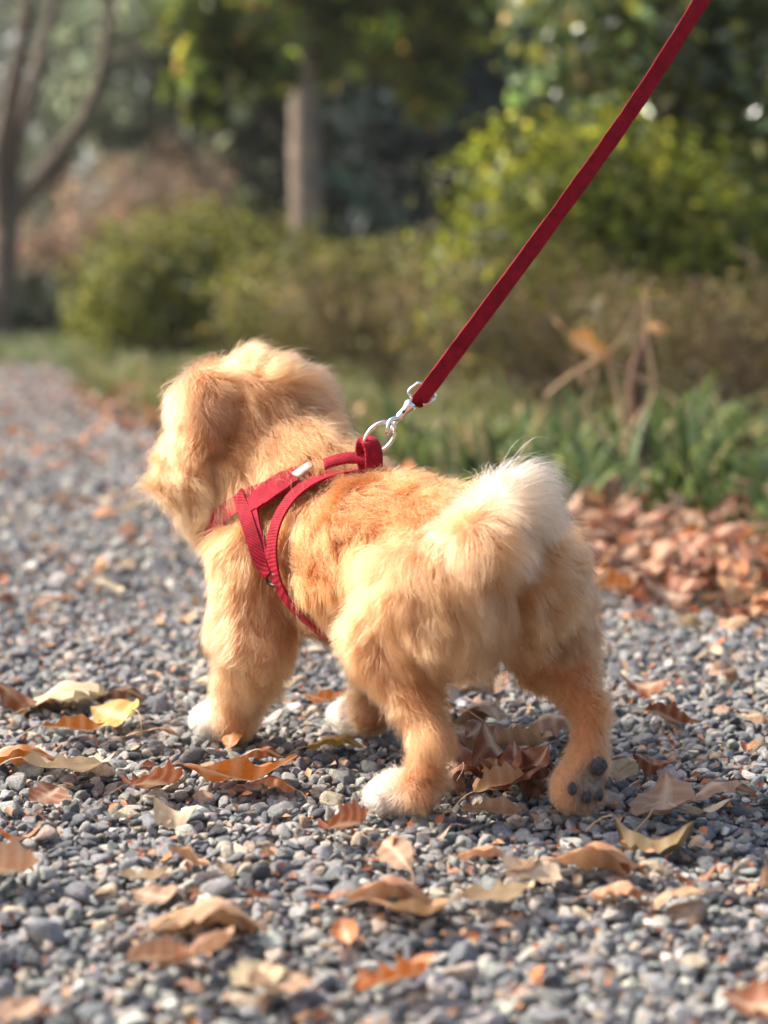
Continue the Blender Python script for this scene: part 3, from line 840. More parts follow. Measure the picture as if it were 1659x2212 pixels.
for (u, v, w, kind, var, c, rot) in [(1272, 752, 95, 'oval', 2, 'orange', (0.9, 0.55, 0.2)), (1425, 708, 50, 'oval', 1, 'orange', (0.7, 0.1, 0.4)), (1255, 812, 45, 'slim', 1, 'tan', (1.0, 1.2, 0.2))]:
    lf = bpy.data.objects.new('leaf', SHAPES[kind][var]); col.objects.link(lf)
    lf.parent = SAP; lf.location = at(u, v, 3.95) - Vector(SAP.location); lf.rotation_euler = rot
    lf.scale = (w / FPX * 3.95 * 1.15,) * 3; lf.color = (0.75, 0.34, 0.07, 1) if c == 'orange' else (*LC[c], 1)
def rest_z(s): return 0.008 + 0.05 * s
HERO = [  # u, v, width px, kind, var, colour, yaw, pitch, roll, label
    (520, 1680, 205, 'lobed', 0, 'orange', 0.25, 0.0, -0.35, 'large glossy orange lobed leaf on the gravel behind the planted front paw'),
    (340, 1700, 85, 'lobed', 2, 'rust', 1.0, 0.1, -0.4, 'curled rust brown leaf touching the end of the large orange lobed leaf'),
    (562, 1630, 85, 'oval', 1, 'rust', 0.2, 0.0, -0.5, 'small smooth rust brown leaf just above the large orange lobed leaf'),
    (150, 1662, 165, 'broad', 0, 'cream', 0.1, 0.0, -0.3, 'long cream coloured leaf lying flat on the gravel'),
    (45, 1632, 130, 'lobed', 1, 'orange', 0.3, 0.1, -0.4, 'orange leaf half covered by the long cream leaf'),
    (160, 1578, 112, 'oval', 2, 'orange', 0.1, 0.0, -0.4, 'small bright orange oval leaf on the gravel, pointing at the front paw'),
    (250, 1548, 95, 'oval', 0, 'yellow', 2.4, 0.1, -0.5, 'yellow leaf with a pale dry end on the gravel'),
    (330, 1585, 100, 'slim', 1, 'tan', 0.15, 0.0, -0.3, 'slim tan leaf beside the white front paw'),
    (70, 1505, 130, 'lobed', 3, 'rust', 0.4, 0.2, -0.5, 'crumpled dark rust leaf in a small pile on the path'),
    (140, 1500, 100, 'broad', 1, 'cream', 0.9, 0.1, -0.4, 'pale crumpled leaf leaning on the dark rust leaf'),
    (262, 1500, 95, 'oval', 1, 'brown', 0.2, 0.0, -0.5, 'grey brown arched leaf next to the pale crumpled leaf'),
    (40, 1805, 95, 'slim', 3, 'orange', 0.5, 0.1, -0.3, 'narrow fiery orange leaf among bare stones'),
    (405, 1862, 80, 'oval', 2, 'peach', -0.6, 0.2, -0.4, 'small curled peach leaf lying on open gravel'),
    (315, 1902, 95, 'broad', 0, 'cream', 0.3, 0.0, -0.4, 'pale yellowish scalloped leaf above the broad peach leaf'),
    (335, 1945, 90, 'oval', 0, 'tan', 2.7, 0.1, -0.3, 'tan leaf tucked against the broad peach leaf'),
    (455, 1990, 225, 'broad', 1, 'peach', -0.25, -0.1, -0.45, 'largest broad peach tan leaf lying on the gravel'),
    (345, 2085, 110, 'broad', 2, 'tan', 0.4, 0.0, -0.5, 'folded tan leaf below the largest peach leaf'),
    (430, 2075, 135, 'oval', 2, 'tan', 0.7, -0.2, -0.3, 'rolled tan leaf propped against the folded tan leaf'),
    (860, 1940, 190, 'lobed', 1, 'peach', -0.3, 0.1, -0.6, 'crumpled orange brown lobed leaf on open gravel'),
    (900, 1975, 170, 'lobed', 0, 'peach', 0.1, 0.0, -0.3, 'flat scalloped peach leaf under the crumpled lobed leaf'),
    (1075, 1948, 145, 'broad', 0, 'cream', 0.2, -0.1, -0.5, 'pale cream yellow broad leaf on open gravel'),
    (860, 2130, 150, 'lobed', 2, 'orange', 0.5, -0.2, -0.4, 'golden orange curled leaf with a dark hollow'),
    (1305, 1862, 165, 'lobed', 1, 'peach', -0.4, 0.1, -0.6, 'crumpled tan and rust leaf beneath the raised hind paw'),
    (1412, 1812, 145, 'broad', 3, 'olive', -0.15, 0.0, -0.6, 'olive tan rolled leaf to the side of the raised hind paw'),
    (1430, 1738, 95, 'oval', 0, 'tan', 1.35, -0.2, -0.2, 'pointed dusty tan beech-like leaf standing on end'),
    (1555, 1712, 135, 'oval', 1, 'tan', 0.25, -0.1, -0.3, 'dusty tan oval leaf next to the pointed beech-like leaf'),
    (1510, 1755, 125, 'slim', 0, 'cream', 0.15, 0.0, -0.2, 'pale beige slim leaf like a wood chip'),
    (1338, 1678, 60, 'broad', 0, 'cream', 0.8, 0.4, -0.6, 'small square pale yellow scrap of leaf by the raised hind paw'),
    (1065, 1762, 120, 'oval', 2, 'tan', 0.05, 0.0, -0.5, 'rolled brown leaf behind the planted hind paw'),
    (1085, 1705, 105, 'broad', 2, 'peach', 0.3, -0.2, -0.5, 'amber folded leaf in the puppy shadow'),
    (1130, 1640, 150, 'broad', 1, 'brown', -0.2, 0.1, -0.4, 'dark brown broad leaf heaped in the puppy shadow'),
    (1060, 1640, 150, 'lobed', 3, 'rust', -0.5, 0.0, -0.3, 'dull red brown leaf between the hind legs'),
    (1180, 1690, 120, 'oval', 3, 'brown', 0.4, 0.1, -0.5, 'wrinkled dark leaf against the raised hind leg'),
    (1020, 1560, 130, 'lobed', 0, 'tan', 0.4, -0.3, -0.5, 'star shaped tan leaf seen between the hind legs'),
    (1095, 1575, 100, 'oval', 0, 'cream', 0.1, 0.0, -0.3, 'pale leaf beside the star shaped tan leaf'),
    (1045, 1848, 100, 'oval', 1, 'peach', -0.1, 0.0, -0.5, 'orange tan pointed leaf in front of the planted hind paw'),
    (1415, 1645, 85, 'oval', 3, 'rust', 0.1, 0.1, -0.6, 'dark rust curled leaf in two arches'),
    (1450, 1555, 95, 'lobed', 2, 'rust', -0.3, 0.2, -0.6, 'rust red curled leaf standing up on the gravel'),
    (725, 1604, 105, 'oval', 1, 'yellow', 0.1, 0.0, -0.4, 'amber oval leaf touching the far front paw'),
    (705, 1508, 75, 'lobed', 0, 'orange', 0.3, 0.0, -0.5, 'orange leaf under the belly of the puppy'),
    (310, 1085, 90, 'slim', 1, 'cream', 0.1, -0.1, -0.4, 'pale orange and white leaf out on the path beyond the puppy'),
    (1325, 1095, 105, 'oval', 0, 'tan', 0.5, -0.5, -0.5, 'pointed tan leaf standing up at the top of the leaf litter'),
    (960, 975, 80, 'broad', 1, 'orange', 0.2, -0.4, -0.7, 'orange leaf caught in the grass behind the tail'),
    (750, 1790, 75, 'broad', 2, 'rust', 0.8, 0.0, -0.6, 'small pinkish brown crumpled leaf by the white hind toes'),
    (1500, 1900, 100, 'slim', 3, 'rust', 0.3, 0.0, -0.3, 'thin red brown leaf on the gravel below the olive rolled leaf'),
    (1340, 1930, 110, 'broad', 1, 'peach', -0.1, 0.0, -0.4, 'flattened peach leaf below the crumpled tan and rust leaf'),
]
hero_xy = []
for (u, v, w, kind, var, c, yaw, pitch, roll, label) in HERO:
    g_ = ground(u, v + 20)
    if label.startswith('orange leaf caught'): g_ = at(u, v, 4.6)
    size = w / FPX * g_.y * 1.22 / max(0.55, abs(math.cos(yaw)))
    z = rest_z(size) if not label.startswith('orange leaf caught') else g_.z
    fallen(kind, var, c, (g_.x, g_.y, z), size, yaw, pitch, roll, label)
    hero_xy.append((g_.x, g_.y))

# alike leaves scattered on the gravel
count = 0
CLS = [('tan', 'small dull tan fallen leaf loose on the grey gravel', 'small tan leaves on the gravel'),
       ('rust', 'small rust red fallen leaf loose on the grey gravel', 'small rust leaves on the gravel'),
       ('orange', 'small vivid orange fallen leaf loose on the grey gravel', 'small orange leaves on the gravel'),
       ('cream', 'small pale cream fallen leaf loose on the grey gravel', 'small cream leaves on the gravel')]
tries = 0
while count < 118 and tries < 4000:
    tries += 1
    y = random.uniform(1.05, 4.2) ** 1.0
    x = random.uniform(-0.22 * y - 0.05, 0.22 * y + 0.05)
    if x > edge_x(y): continue
    dens = 0.35 + 0.65 * (0.5 + 0.5 * math.sin(5 * x + 3 * y)) * (1.0 if y > 1.45 else 0.5)
    if y > 3: dens *= 0.45
    if random.random() > dens: continue
    if any((x - a) ** 2 + (y - b_) ** 2 < 0.03 ** 2 for a, b_ in hero_xy): continue
    k = random.choices(range(4), [0.42, 0.23, 0.2, 0.15])[0]
    s = random.uniform(0.018, 0.042) if random.random() < 0.7 else random.uniform(0.04, 0.06)
    kn = random.choice(['oval', 'lobed', 'broad', 'slim'])
    sz = 'small' if s < 0.04 else 'larger'
    fallen(kn, random.randrange(4), CLS[k][0], (x, y, rest_z(s)), s, random.uniform(0, 6.28), random.gauss(0, 0.25), random.gauss(-0.15, 0.3),
           CLS[k][1].replace('small', sz + ' ' + WORD[kn]), CLS[k][2].replace('small', sz + ' ' + WORD[kn]))
    count += 1
# heap between and behind the hind legs
HEAP = [('brown', 'dark brown leaf heaped between the hind legs of the puppy', 'dark leaves heaped between the hind legs'),
        ('rust', 'rust leaf heaped between the hind legs of the puppy', 'rust leaves heaped between the hind legs'),
        ('tan', 'tan leaf heaped between the hind legs of the puppy', 'tan leaves heaped between the hind legs')]
for i in range(13):
    q = ground(random.gauss(1110, 75), random.gauss(1665, 55))
    k = random.choices(range(3), [0.25, 0.4, 0.35])[0]
    sz = random.uniform(0.042, 0.07)
    fallen(random.choice(['oval', 'broad', 'lobed']), random.randrange(4), HEAP[k][0], (q.x, q.y, rest_z(sz) + random.uniform(0, 0.012)), sz,
           random.uniform(0, 6.28), random.gauss(0, 0.3), random.gauss(-0.2, 0.35), HEAP[k][1], HEAP[k][2])
# leaves of the litter bank at the verge
LIT = [('tan', 'tan brown leaf in the litter bank along the verge', 'tan leaves in the litter bank', 0.27), ('peach', 'peach coloured leaf in the litter bank along the verge', 'peach leaves in the litter bank', 0.14),
       ('rust', 'rust red leaf in the litter bank along the verge', 'rust leaves in the litter bank', 0.27), ('orange', 'bright orange leaf in the litter bank along the verge', 'orange leaves in the litter bank', 0.15),
       ('brown', 'dark brown leaf in the litter bank along the verge', 'dark brown leaves in the litter bank', 0.17)]
count = 0; tries = 0
while count < 118 and tries < 5000:
    tries += 1
    y = random.uniform(2.35, 3.6)
    x = random.uniform(0.12, 0.22 * y + 0.03)
    if x < edge_x(y) - 0.12 + random.gauss(0, 0.05): continue
    k = random.choices(range(5), [l[3] for l in LIT])[0]
    s = random.uniform(0.035, 0.075)
    kn = random.choice(['oval', 'oval', 'lobed', 'broad'])
    zone = 'against the grass' if y > 3.0 else 'beside the gravel'
    fallen(kn, random.randrange(4), LIT[k][0], (x, y, 0.012 + random.uniform(0, 0.028)), s, random.uniform(0, 6.28), random.gauss(0, 0.4), random.gauss(-0.2, 0.4),
           WORD[kn] + ' ' + LIT[k][1].replace('along the verge', zone), WORD[kn] + ' ' + LIT[k][2] + ' ' + zone)
    count += 1
# the rest of the litter, too many to count
def litter():
    n = 2600
    y = rng.uniform(2.2, 7.5, n)
    x = edge_x(y) + rng.gamma(2.0, 0.22, n) - 0.12
    keep = (y < 3.6) | (rng.uniform(size=n) < 0.35)
    x, y = x[keep], y[keep]
    m2 = 900
    y2 = rng.uniform(2.3, 9.2, m2); x2 = edge_x(y2) - rng.gamma(1.3, 0.5, m2)
    x = np.concatenate([x, x2]); y = np.concatenate([y, y2])
    m3 = 4500
    y3 = rng.uniform(0.9, 3.2, m3); x3 = rng.uniform(-1, 1, m3) * (0.22 * y3 + 0.3)
    kk = x3 < edge_x(y3)
    x3, y3 = x3[kk], y3[kk]; m3 = len(x3)
    x = np.concatenate([x, x3]); y = np.concatenate([y, y3])
    n = len(x)
    zz = rng.uniform(-0.004, 0.02, n); zz[-m3:] = rng.uniform(0.0, 0.008, m3)
    P = np.stack([x, y, zz], 1)
    N = np.stack([rng.normal(0, 0.45, n), rng.normal(-0.15, 0.45, n), np.ones(n)], 1)
    C = pal(n, [LC['tan'], LC['peach'], LC['rust'], LC['orange'], LC['brown']], [0.28, 0.14, 0.27, 0.12, 0.19])
    s = np.where(np.arange(n) < n - m2 - m3, rng.uniform(0.03, 0.07, n), rng.uniform(0.015, 0.045, n))
    s[-m3:] = 0.003 + 0.015 * rng.beta(1.3, 4, m3)
    V, F, T = leaf_cloud(P, N, s, C, 0.62, 0.12)
    me = mesh_np('leaf_litter', V, F, False); color_attr(me, 'tint', T)
    tag(link('leaf_litter', me, None, M['litter']), 'layer of small fallen leaves along the verge and path', 'leaf litter', kind='stuff')
litter()

# ------------------------------------------------------------------ puppy
DO = Vector((0.075, 1.52, 0.0))
DF = Vector((-0.54, 0.84, 0)).normalized()
DR = Vector((DF.y, -DF.x, 0))
def W(s, r, z): return DO + DF * s + DR * r + Vector((0, 0, z))
WM = np.array([[DF.x, DR.x, 0], [DF.y, DR.y, 0], [0, 0, 1.0]])
def toW(A): return A @ WM.T + np.array(DO)

GOLD = (0.42, 0.130, 0.036); APR = (0.45, 0.155, 0.052); CREAM = (0.53, 0.225, 0.094); WHITE = (0.82, 0.62, 0.46); DEEP = (0.30, 0.085, 0.025); TAILC = (0.70, 0.44, 0.27)
PR = []   # primitives: a, b, ra, rb, comb, length, lift, colour
def cap(a, b, ra, rb, comb, ln, lift, colr): PR.append(('c', np.array(a), np.array(b), ra, rb, np.array(comb, float), ln, lift, np.array(colr)))
def ell(c, r, M3, comb, ln, lift, colr): PR.append(('e', np.array(c), np.array(r), M3, None, np.array(comb, float), ln, lift, np.array(colr)))

# trunk
cap((0.265, 0, 0.172), (0.14, 0, 0.176), 0.062, 0.062, (-1, 0, -0.45), 0.030, 0.55, GOLD)
cap((0.14, 0, 0.176), (0.03, 0, 0.180), 0.062, 0.060, (-0.8, 0, -0.7), 0.032, 0.55, GOLD)
cap((0.27, 0, 0.150), (0.10, 0, 0.150), 0.046, 0.040, (-0.5, 0, -1), 0.024, 0.4, APR)
# hind quarters
for sg, hip, knee, hock in ((-1, (0.015, -0.042, 0.165), (0.036, -0.058, 0.127), (-0.022, -0.062, 0.066)),
                            (1, (0.005, 0.046, 0.165), (-0.002, 0.064, 0.128), (-0.078, 0.048, 0.084))):
    cap(hip, knee, 0.044, 0.032, (-0.35, 0.1 * sg, -1), 0.037, 0.58, APR)
    cap((-0.012, 0.036 * sg, 0.178), (-0.012, 0.042 * sg, 0.148), 0.034, 0.028, (-0.5, 0.2 * sg, -0.9), 0.038, 0.62, CREAM)
    cap(knee, hock, 0.026, 0.0085, (-0.3, 0, -1), 0.025 if sg < 0 else 0.021, 0.48, APR)
cap((-0.020, -0.062, 0.064), (-0.014, -0.066, 0.024), 0.0080, 0.0082, (-0.3, 0, -1), 0.023, 0.6, DEEP)
cap((-0.014, -0.066, 0.022), (0.012, -0.068, 0.017), 0.0110, 0.0108, (0.3, 0, -0.9), 0.014, 0.5, APR)
for k in range(4):
    r0 = -0.068 + (k - 1.5) * 0.0095
    cap((0.014, r0, 0.015), (0.031 - 0.004 * abs(k - 1.5), r0, 0.012), 0.0070, 0.0070, (0.7, 0, -0.6), 0.007, 0.4, WHITE)
# raised right hind foot, sole turned back
cap((-0.078, 0.048, 0.082), (-0.086, 0.041, 0.050), 0.0082, 0.0090, (-0.2, 0, -1), 0.016, 0.42, APR)
cap((-0.084, 0.040, 0.050), (-0.082, 0.036, 0.032), 0.0100, 0.0115, (0.1, 0, -1), 0.011, 0.42, CREAM)
for k in range(4):
    r0 = 0.036 + (k - 1.5) * 0.0100
    cap((-0.080, r0, 0.030), (-0.080, r0, 0.016 + 0.002 * abs(k - 1.5)), 0.0080, 0.0078, (0.3, 0, -1), 0.007, 0.35, CREAM)
# front legs
for sh, el, wr, pw in (((0.262, -0.046, 0.160), (0.256, -0.060, 0.105), (0.284, -0.060, 0.044), (0.290, -0.060, 0.021)),
                       ((0.250, 0.046, 0.160), (0.222, 0.056, 0.105), (0.232, 0.052, 0.046), (0.236, 0.052, 0.024))):
    cap(sh, el, 0.042, 0.030, (-0.4, 0, -1), 0.024, 0.45, APR)
    cap(el, wr, 0.029, 0.0165, (-0.45, 0, -1), 0.028, 0.42, CREAM)
    cap((el[0] - 0.018, el[1], 0.098), (wr[0] - 0.022, wr[1], 0.062), 0.018, 0.011, (-0.5, 0, -1), 0.030, 0.45, CREAM)
    cap(wr, pw, 0.0160, 0.0145, (0, 0, -1), 0.017, 0.5, APR)
    cap(pw, (pw[0] + 0.022, pw[1], 0.019), 0.0145, 0.0140, (0.5, 0, -0.8), 0.009, 0.4, APR)
    for k in range(4):
        r0 = pw[1] + (k - 1.5) * 0.0100
        cap((pw[0] + 0.024, r0, 0.017), (pw[0] + 0.044 - 0.004 * abs(k - 1.5), r0, 0.014), 0.0085, 0.0083, (0.7, 0, -0.6), 0.007, 0.4, WHITE)
# neck and head
HY = math.radians(14)
hd = np.array([math.cos(HY), -math.sin(HY), -0.10]); hd /= np.linalg.norm(hd)
hr = np.array([math.sin(HY), math.cos(HY), 0.0])
hu = np.cross(hr, hd); hu = -hu if hu[2] < 0 else hu
HC = np.array([0.364, -0.003, 0.263])
def H(f, r, u): return HC + hd * f + hr * r + hu * u
cap((0.250, 0.004, 0.195), (0.335, 0.002, 0.245), 0.060, 0.062, (-0.9, 0, -0.6), 0.038, 0.5, APR)
cap((0.300, 0, 0.165), (0.345, -0.004, 0.215), 0.052, 0.054, (-0.3, 0, -1), 0.038, 0.5, CREAM)
cap((0.330, -0.018, 0.200), (0.352, -0.034, 0.225), 0.044, 0.042, (-0.2, -0.3, -1), 0.036, 0.5, CREAM)
cap(H(-0.012, 0, 0.008), H(0.02, 0, 0.003), 0.061, 0.059, (-0.7, 0, -0.6), 0.036, 0.6, APR)
cap(H(0.010, -0.040, -0.018), H(0.014, -0.030, -0.040), 0.039, 0.038, tuple(-hr * 0.5 - hd * 0.3 - hu * 0.7), 0.040, 0.6, CREAM)
cap(H(0.012, 0.044, -0.020), H(0.02, 0.036, -0.040), 0.042, 0.040, tuple(hr * 0.5 - hd * 0.3 - hu * 0.7), 0.040, 0.6, CREAM)
cap(H(0.045, 0, -0.018), H(0.088, 0, -0.024), 0.032, 0.022, tuple(-hd * 0.8 - hu * 0.5), 0.014, 0.4, CREAM)
# ears: base on top of the skull side, folding out and down
for sg in (-1, 1):
    e0 = H(-0.004, 0.034 * sg, 0.045); e1 = H(-0.012, 0.057 * sg, 0.038); e2 = H(-0.016, 0.073 * sg, 0.010)
    if sg > 0: e1 = H(-0.006, 0.068, 0.038); e2 = H(-0.008, 0.088, 0.010)
    cap(e0, e1, 0.017, 0.017, tuple(hr * sg * 0.9 - hu * 0.3), 0.026, 0.55, CREAM)
    cap(e1, e2, 0.016, 0.012, tuple(-hu * 1.0 + hr * sg * 0.2 - hd * 0.2), 0.042, 0.4, DEEP if sg < 0 else APR)
# tail curled up over the rump
TL = [(-0.022, -0.028, 0.202), (-0.042, -0.030, 0.214), (-0.045, -0.016, 0.228), (-0.028, 0.002, 0.232), (-0.006, 0.010, 0.224)]
for i in range(4):
    dirv = np.array(TL[i + 1]) - np.array(TL[i]); dirv /= np.linalg.norm(dirv)
    cap(TL[i], TL[i + 1], 0.017 - 0.001 * i, 0.016 - 0.001 * i, tuple(dirv * 0.5 + np.array([-0.35, 0.4, -0.9])), 0.038, 0.62, APR if i == 0 else CREAM if i == 1 else TAILC)

def prim_d(pr, P):
    if pr[0] == 'c':
        _, a, b, ra, rb = pr[:5]
        ba = b - a
        t = np.clip(((P - a) @ ba) / (ba @ ba), 0, 1)
        return np.linalg.norm(P - a - t[:, None] * ba, axis=1) - (ra + (rb - ra) * t)

h = 0.0042
lo = np.array([-0.135, -0.135, -0.012]); hi = np.array([0.49, 0.135, 0.36])
nx, ny, nz = ((hi - lo) / h).astype(int) + 1
gx, gy, gz = np.meshgrid(lo[0] + h * np.arange(nx), lo[1] + h * np.arange(ny), lo[2] + h * np.arange(nz), indexing='ij')
G = np.stack([gx.ravel(), gy.ravel(), gz.ravel()], 1)
KS = 0.0055
acc = np.zeros(len(G))
for pr in PR:
    rmax = max(pr[3], pr[4]) + 0.05
    bl = np.minimum(pr[1], pr[2]) - rmax; bh = np.maximum(pr[1], pr[2]) + rmax
    m = np.all((G > bl) & (G < bh), axis=1)
    k_ = min(KS, 0.35 * min(pr[3], pr[4]))
    acc[m] += np.exp(np.clip(-prim_d(pr, G[m]) / KS, -60, 60)) * (0.6 if min(pr[3], pr[4]) > 0.03 else 1.0)
D = (-KS * np.log(np.maximum(acc, 1e-26))).reshape(nx, ny, nz)

def surface_nets(D, lo, h):
    ins = D < 0
    nx, ny, nz = D.shape
    off = [(0, 0, 0), (1, 0, 0), (0, 1, 0), (1, 1, 0), (0, 0, 1), (1, 0, 1), (0, 1, 1), (1, 1, 1)]
    def cor(A, o): return A[o[0]:nx - 1 + o[0], o[1]:ny - 1 + o[1], o[2]:nz - 1 + o[2]]
    s = sum(cor(ins, o).astype(np.int8) for o in off)
    act = (s > 0) & (s < 8)
    idx = -np.ones(act.shape, dtype=np.int64)
    ci = np.argwhere(act)
    idx[act] = np.arange(len(ci))
    vals = np.stack([cor(D, o)[act] for o in off], 1)
    P = np.zeros((len(ci), 3)); cnt = np.zeros(len(ci))
    for a in range(8):
        for b in range(a + 1, 8):
            d = np.abs(np.array(off[a]) - np.array(off[b]))
            if d.sum() != 1: continue
            va, vb = vals[:, a], vals[:, b]
            m = (va < 0) != (vb < 0)
            t = va[m] / (va[m] - vb[m])
            P[m] += np.array(off[a]) + t[:, None] * (np.array(off[b]) - np.array(off[a]))
            cnt[m] += 1
    V = lo + h * (ci + P / cnt[:, None])
    Fs = []
    for ax in range(3):
        u, v = [(1, 2), (2, 0), (0, 1)][ax]
        sl0 = [slice(1, -1)] * 3; sl1 = [slice(1, -1)] * 3
        sl0[ax] = slice(0, -1); sl1[ax] = slice(1, None)
        a = ins[tuple(sl0)]; b = ins[tuple(sl1)]
        e = np.argwhere(a != b)
        fl = a[a != b]
        e2 = e.copy()
        for q in range(3):
            if q != ax: e2[:, q] += 1
        def cell(du, dv):
            c = e2.copy(); c[:, u] -= du; c[:, v] -= dv
            return idx[c[:, 0], c[:, 1], c[:, 2]]
        q = np.stack([cell(1, 1), cell(0, 1), cell(0, 0), cell(1, 0)], 1)
        q[fl] = q[fl][:, ::-1]
        Fs.append(q)
    return V, np.concatenate(Fs)
BV, BF = surface_nets(D, lo, h)
puppy = empty('puppy', DO)
tag(puppy, 'fluffy golden cream puppy in a red harness walking away over gravel', 'dog')
body_me = mesh_np('body', toW(BV), BF)
body = link('body', body_me, puppy, M['skin'])
def sole_mix(P, cl):
    k = np.clip(1 - np.linalg.norm((P - np.array([-0.098, 0.036, 0.030])) / np.array([0.016, 0.024, 0.026]), axis=1), 0, 1)[:, None]
    k = 0.85 * np.minimum(1, 2 * k)
    return cl * (1 - k) + np.array([0.17, 0.135, 0.105]) * k
_w = np.zeros(len(BV)); _c = np.zeros((len(BV), 3))
for pr in PR:
    w_ = np.exp(-np.clip(prim_d(pr, BV), -0.01, 0.1) / 0.006); _w += w_; _c += w_[:, None] * pr[8]
color_attr(body_me, 'tint', np.clip(sole_mix(BV, np.array([1.02, 1.15, 1.3]) * _c / _w[:, None]), 0, 0.9))
nV = np.zeros(len(body_me.vertices) * 3, dtype=np.float32); body_me.vertex_normals.foreach_get('vector', nV)
nV = nV.reshape(-1, 3)
bvh = BVHTree.FromPolygons([tuple(v) for v in toW(BV)], [tuple(int(i) for i in f) for f in BF])

# ------------------------------------------------------------------ harness
harness = empty('dog_harness', W(0.2, 0, 0.24))
def on_body(p, off):
    q, n, i, d = bvh.find_nearest(p)
    return q + n * off, n
def strap_path(ctrl, off, n=10, closed=False):
    C = [W(*c) for c in ctrl]
    P = catmull(C + ([C[0]] if closed else []), n)
    out = [on_body(p, off) for p in P]
    pts_ = [o[0] for o in out]; nr = [o[1] for o in out]
    for _ in range(3):     # relax so that the band lies like cloth, not like paint
        m = len(pts_)
        if closed:
            pts_ = pts_[:-1]; nr = nr[:-1]; m -= 1
            pts_ = [(pts_[i - 1] + pts_[i] * 2 + pts_[(i + 1) % m]) / 4 for i in range(m)] ; nr = [(nr[i - 1] + nr[i] * 2 + nr[(i + 1) % m]).normalized() for i in range(m)]
            pts_.append(pts_[0]); nr.append(nr[0])
        else:
            pts_ = [pts_[0]] + [(pts_[i - 1] + pts_[i] * 2 + pts_[i + 1]) / 4 for i in range(1, m - 1)] + [pts_[-1]]
            nr = [nr[0]] + [(nr[i - 1] + nr[i] * 2 + nr[i + 1]).normalized() for i in range(1, m - 1)] + [nr[-1]]
    return pts_, nr
def ribbon(P, Nr, w, th):
    V, F = [], []
    m = len(P)
    ws = w if hasattr(w, '__len__') else [w] * m
    for i in range(m):
        t = (P[min(i + 1, m - 1)] - P[max(i - 1, 0)]).normalized()
        b = t.cross(Nr[i]).normalized(); nn = b.cross(t).normalized()
        hw, e = ws[i] / 2, th / 2
        for x, y in ((-1, -0.8), (-0.97, -1), (0.97, -1), (1, -0.8), (1, 0.8), (0.97, 1), (-0.97, 1), (-1, 0.8)):
            V.append(tuple(P[i] + b * hw * x + nn * e * y))
    for i in range(m - 1):
        for k in range(8):
            l = (k + 1) % 8
            F.append((i * 8 + k, i * 8 + l, (i + 1) * 8 + l, (i + 1) * 8 + k))
    F.append(tuple(range(8))[::-1]); F.append(tuple((m - 1) * 8 + k for k in range(8)))
    return V, F
STRAPS = []   # sampled centre lines for trimming the fur: (points, half width)
def strap(name, ctrl, w, th, off, mat, closed=False, n=10):
    P, Nr = strap_path(ctrl, off, n, closed)
    mb = MB().add(ribbon(P, Nr, w, th))
    STRAPS.append((P, (max(w) if hasattr(w, '__len__') else w) / 2))
    return mb.build(name, mat, harness, sharp=True), P, Nr
OFF = 0.0088
strap('neck_strap', [(0.185, 0, 0.262), (0.215, -0.045, 0.245), (0.262, -0.066, 0.222), (0.305, -0.066, 0.200), (0.345, -0.035, 0.165), (0.355, 0, 0.150),
                     (0.345, 0.035, 0.165), (0.305, 0.066, 0.200), (0.262, 0.066, 0.222), (0.215, 0.045, 0.245)], 0.0165, 0.002, OFF, M['panel'], True)
strap('girth_strap', [(0.185, 0, 0.262), (0.200, -0.045, 0.245), (0.205, -0.068, 0.210), (0.200, -0.075, 0.175), (0.190, -0.070, 0.140), (0.165, -0.045, 0.106), (0.150, 0, 0.095),
                      (0.165, 0.045, 0.106), (0.190, 0.070, 0.140), (0.200, 0.075, 0.175), (0.205, 0.068, 0.210), (0.200, 0.045, 0.245)], 0.015, 0.002, OFF + 0.004, M['webbing'], True)
for sg in (-1, 1):
    strap('shoulder_panel', [(0.215, 0.040 * sg, 0.250), (0.232, 0.062 * sg, 0.232), (0.250, 0.068 * sg, 0.215)], [0.018] * 4 + [0.022] * 9 + [0.019] * 4 + [0.016] * 4, 0.004, OFF + 0.0035, M['panel'])
    strap('side_strap', [(0.268, 0.066 * sg, 0.224), (0.246, 0.070 * sg, 0.205), (0.218, 0.074 * sg, 0.175), (0.206, 0.076 * sg, 0.160)], 0.012, 0.003, OFF + 0.005, M['webbing'])
    strap('front_panel', [(0.252, 0.066 * sg, 0.222), (0.232, 0.072 * sg, 0.200), (0.210, 0.075 * sg, 0.172)], 0.012, 0.003, OFF + 0.003, M['panel'])
    p, n_ = on_body(W(0.203, 0.076 * sg, 0.156), OFF + 0.004)
    t = Vector((0, 0, 1)); b_ = t.cross(n_).normalized(); t = n_.cross(b_)
    ringp = [p + b_ * x * 0.008 + t * y * 0.0045 for x, y in ((-1, -1), (0, -1.1), (1, -1), (1.1, 0), (1, 1), (0, 1.1), (-1, 1), (-1.1, 0))]
    MB().add(tube(ringp, 0.0013, 6, closed=True)).build('slide_buckle', M['steel_dark'], harness)
    p, n_ = on_body(W(0.214, 0.034 * sg, 0.250), OFF + 0.006)
    P_ = [p + DF * 0 + (W(0.0, 0.016 * sg, -0.009) - W(0, 0, 0)) * t_ for t_ in (-0.5, -0.2, 0.2, 0.5)]
    MB().add(ribbon(P_, [n_] * 4, 0.008, 0.0015)).build('label_tag', M['white_tag'], harness)
tag(harness, 'red webbing dog harness with padded shoulder pieces worn by the puppy', 'harness')

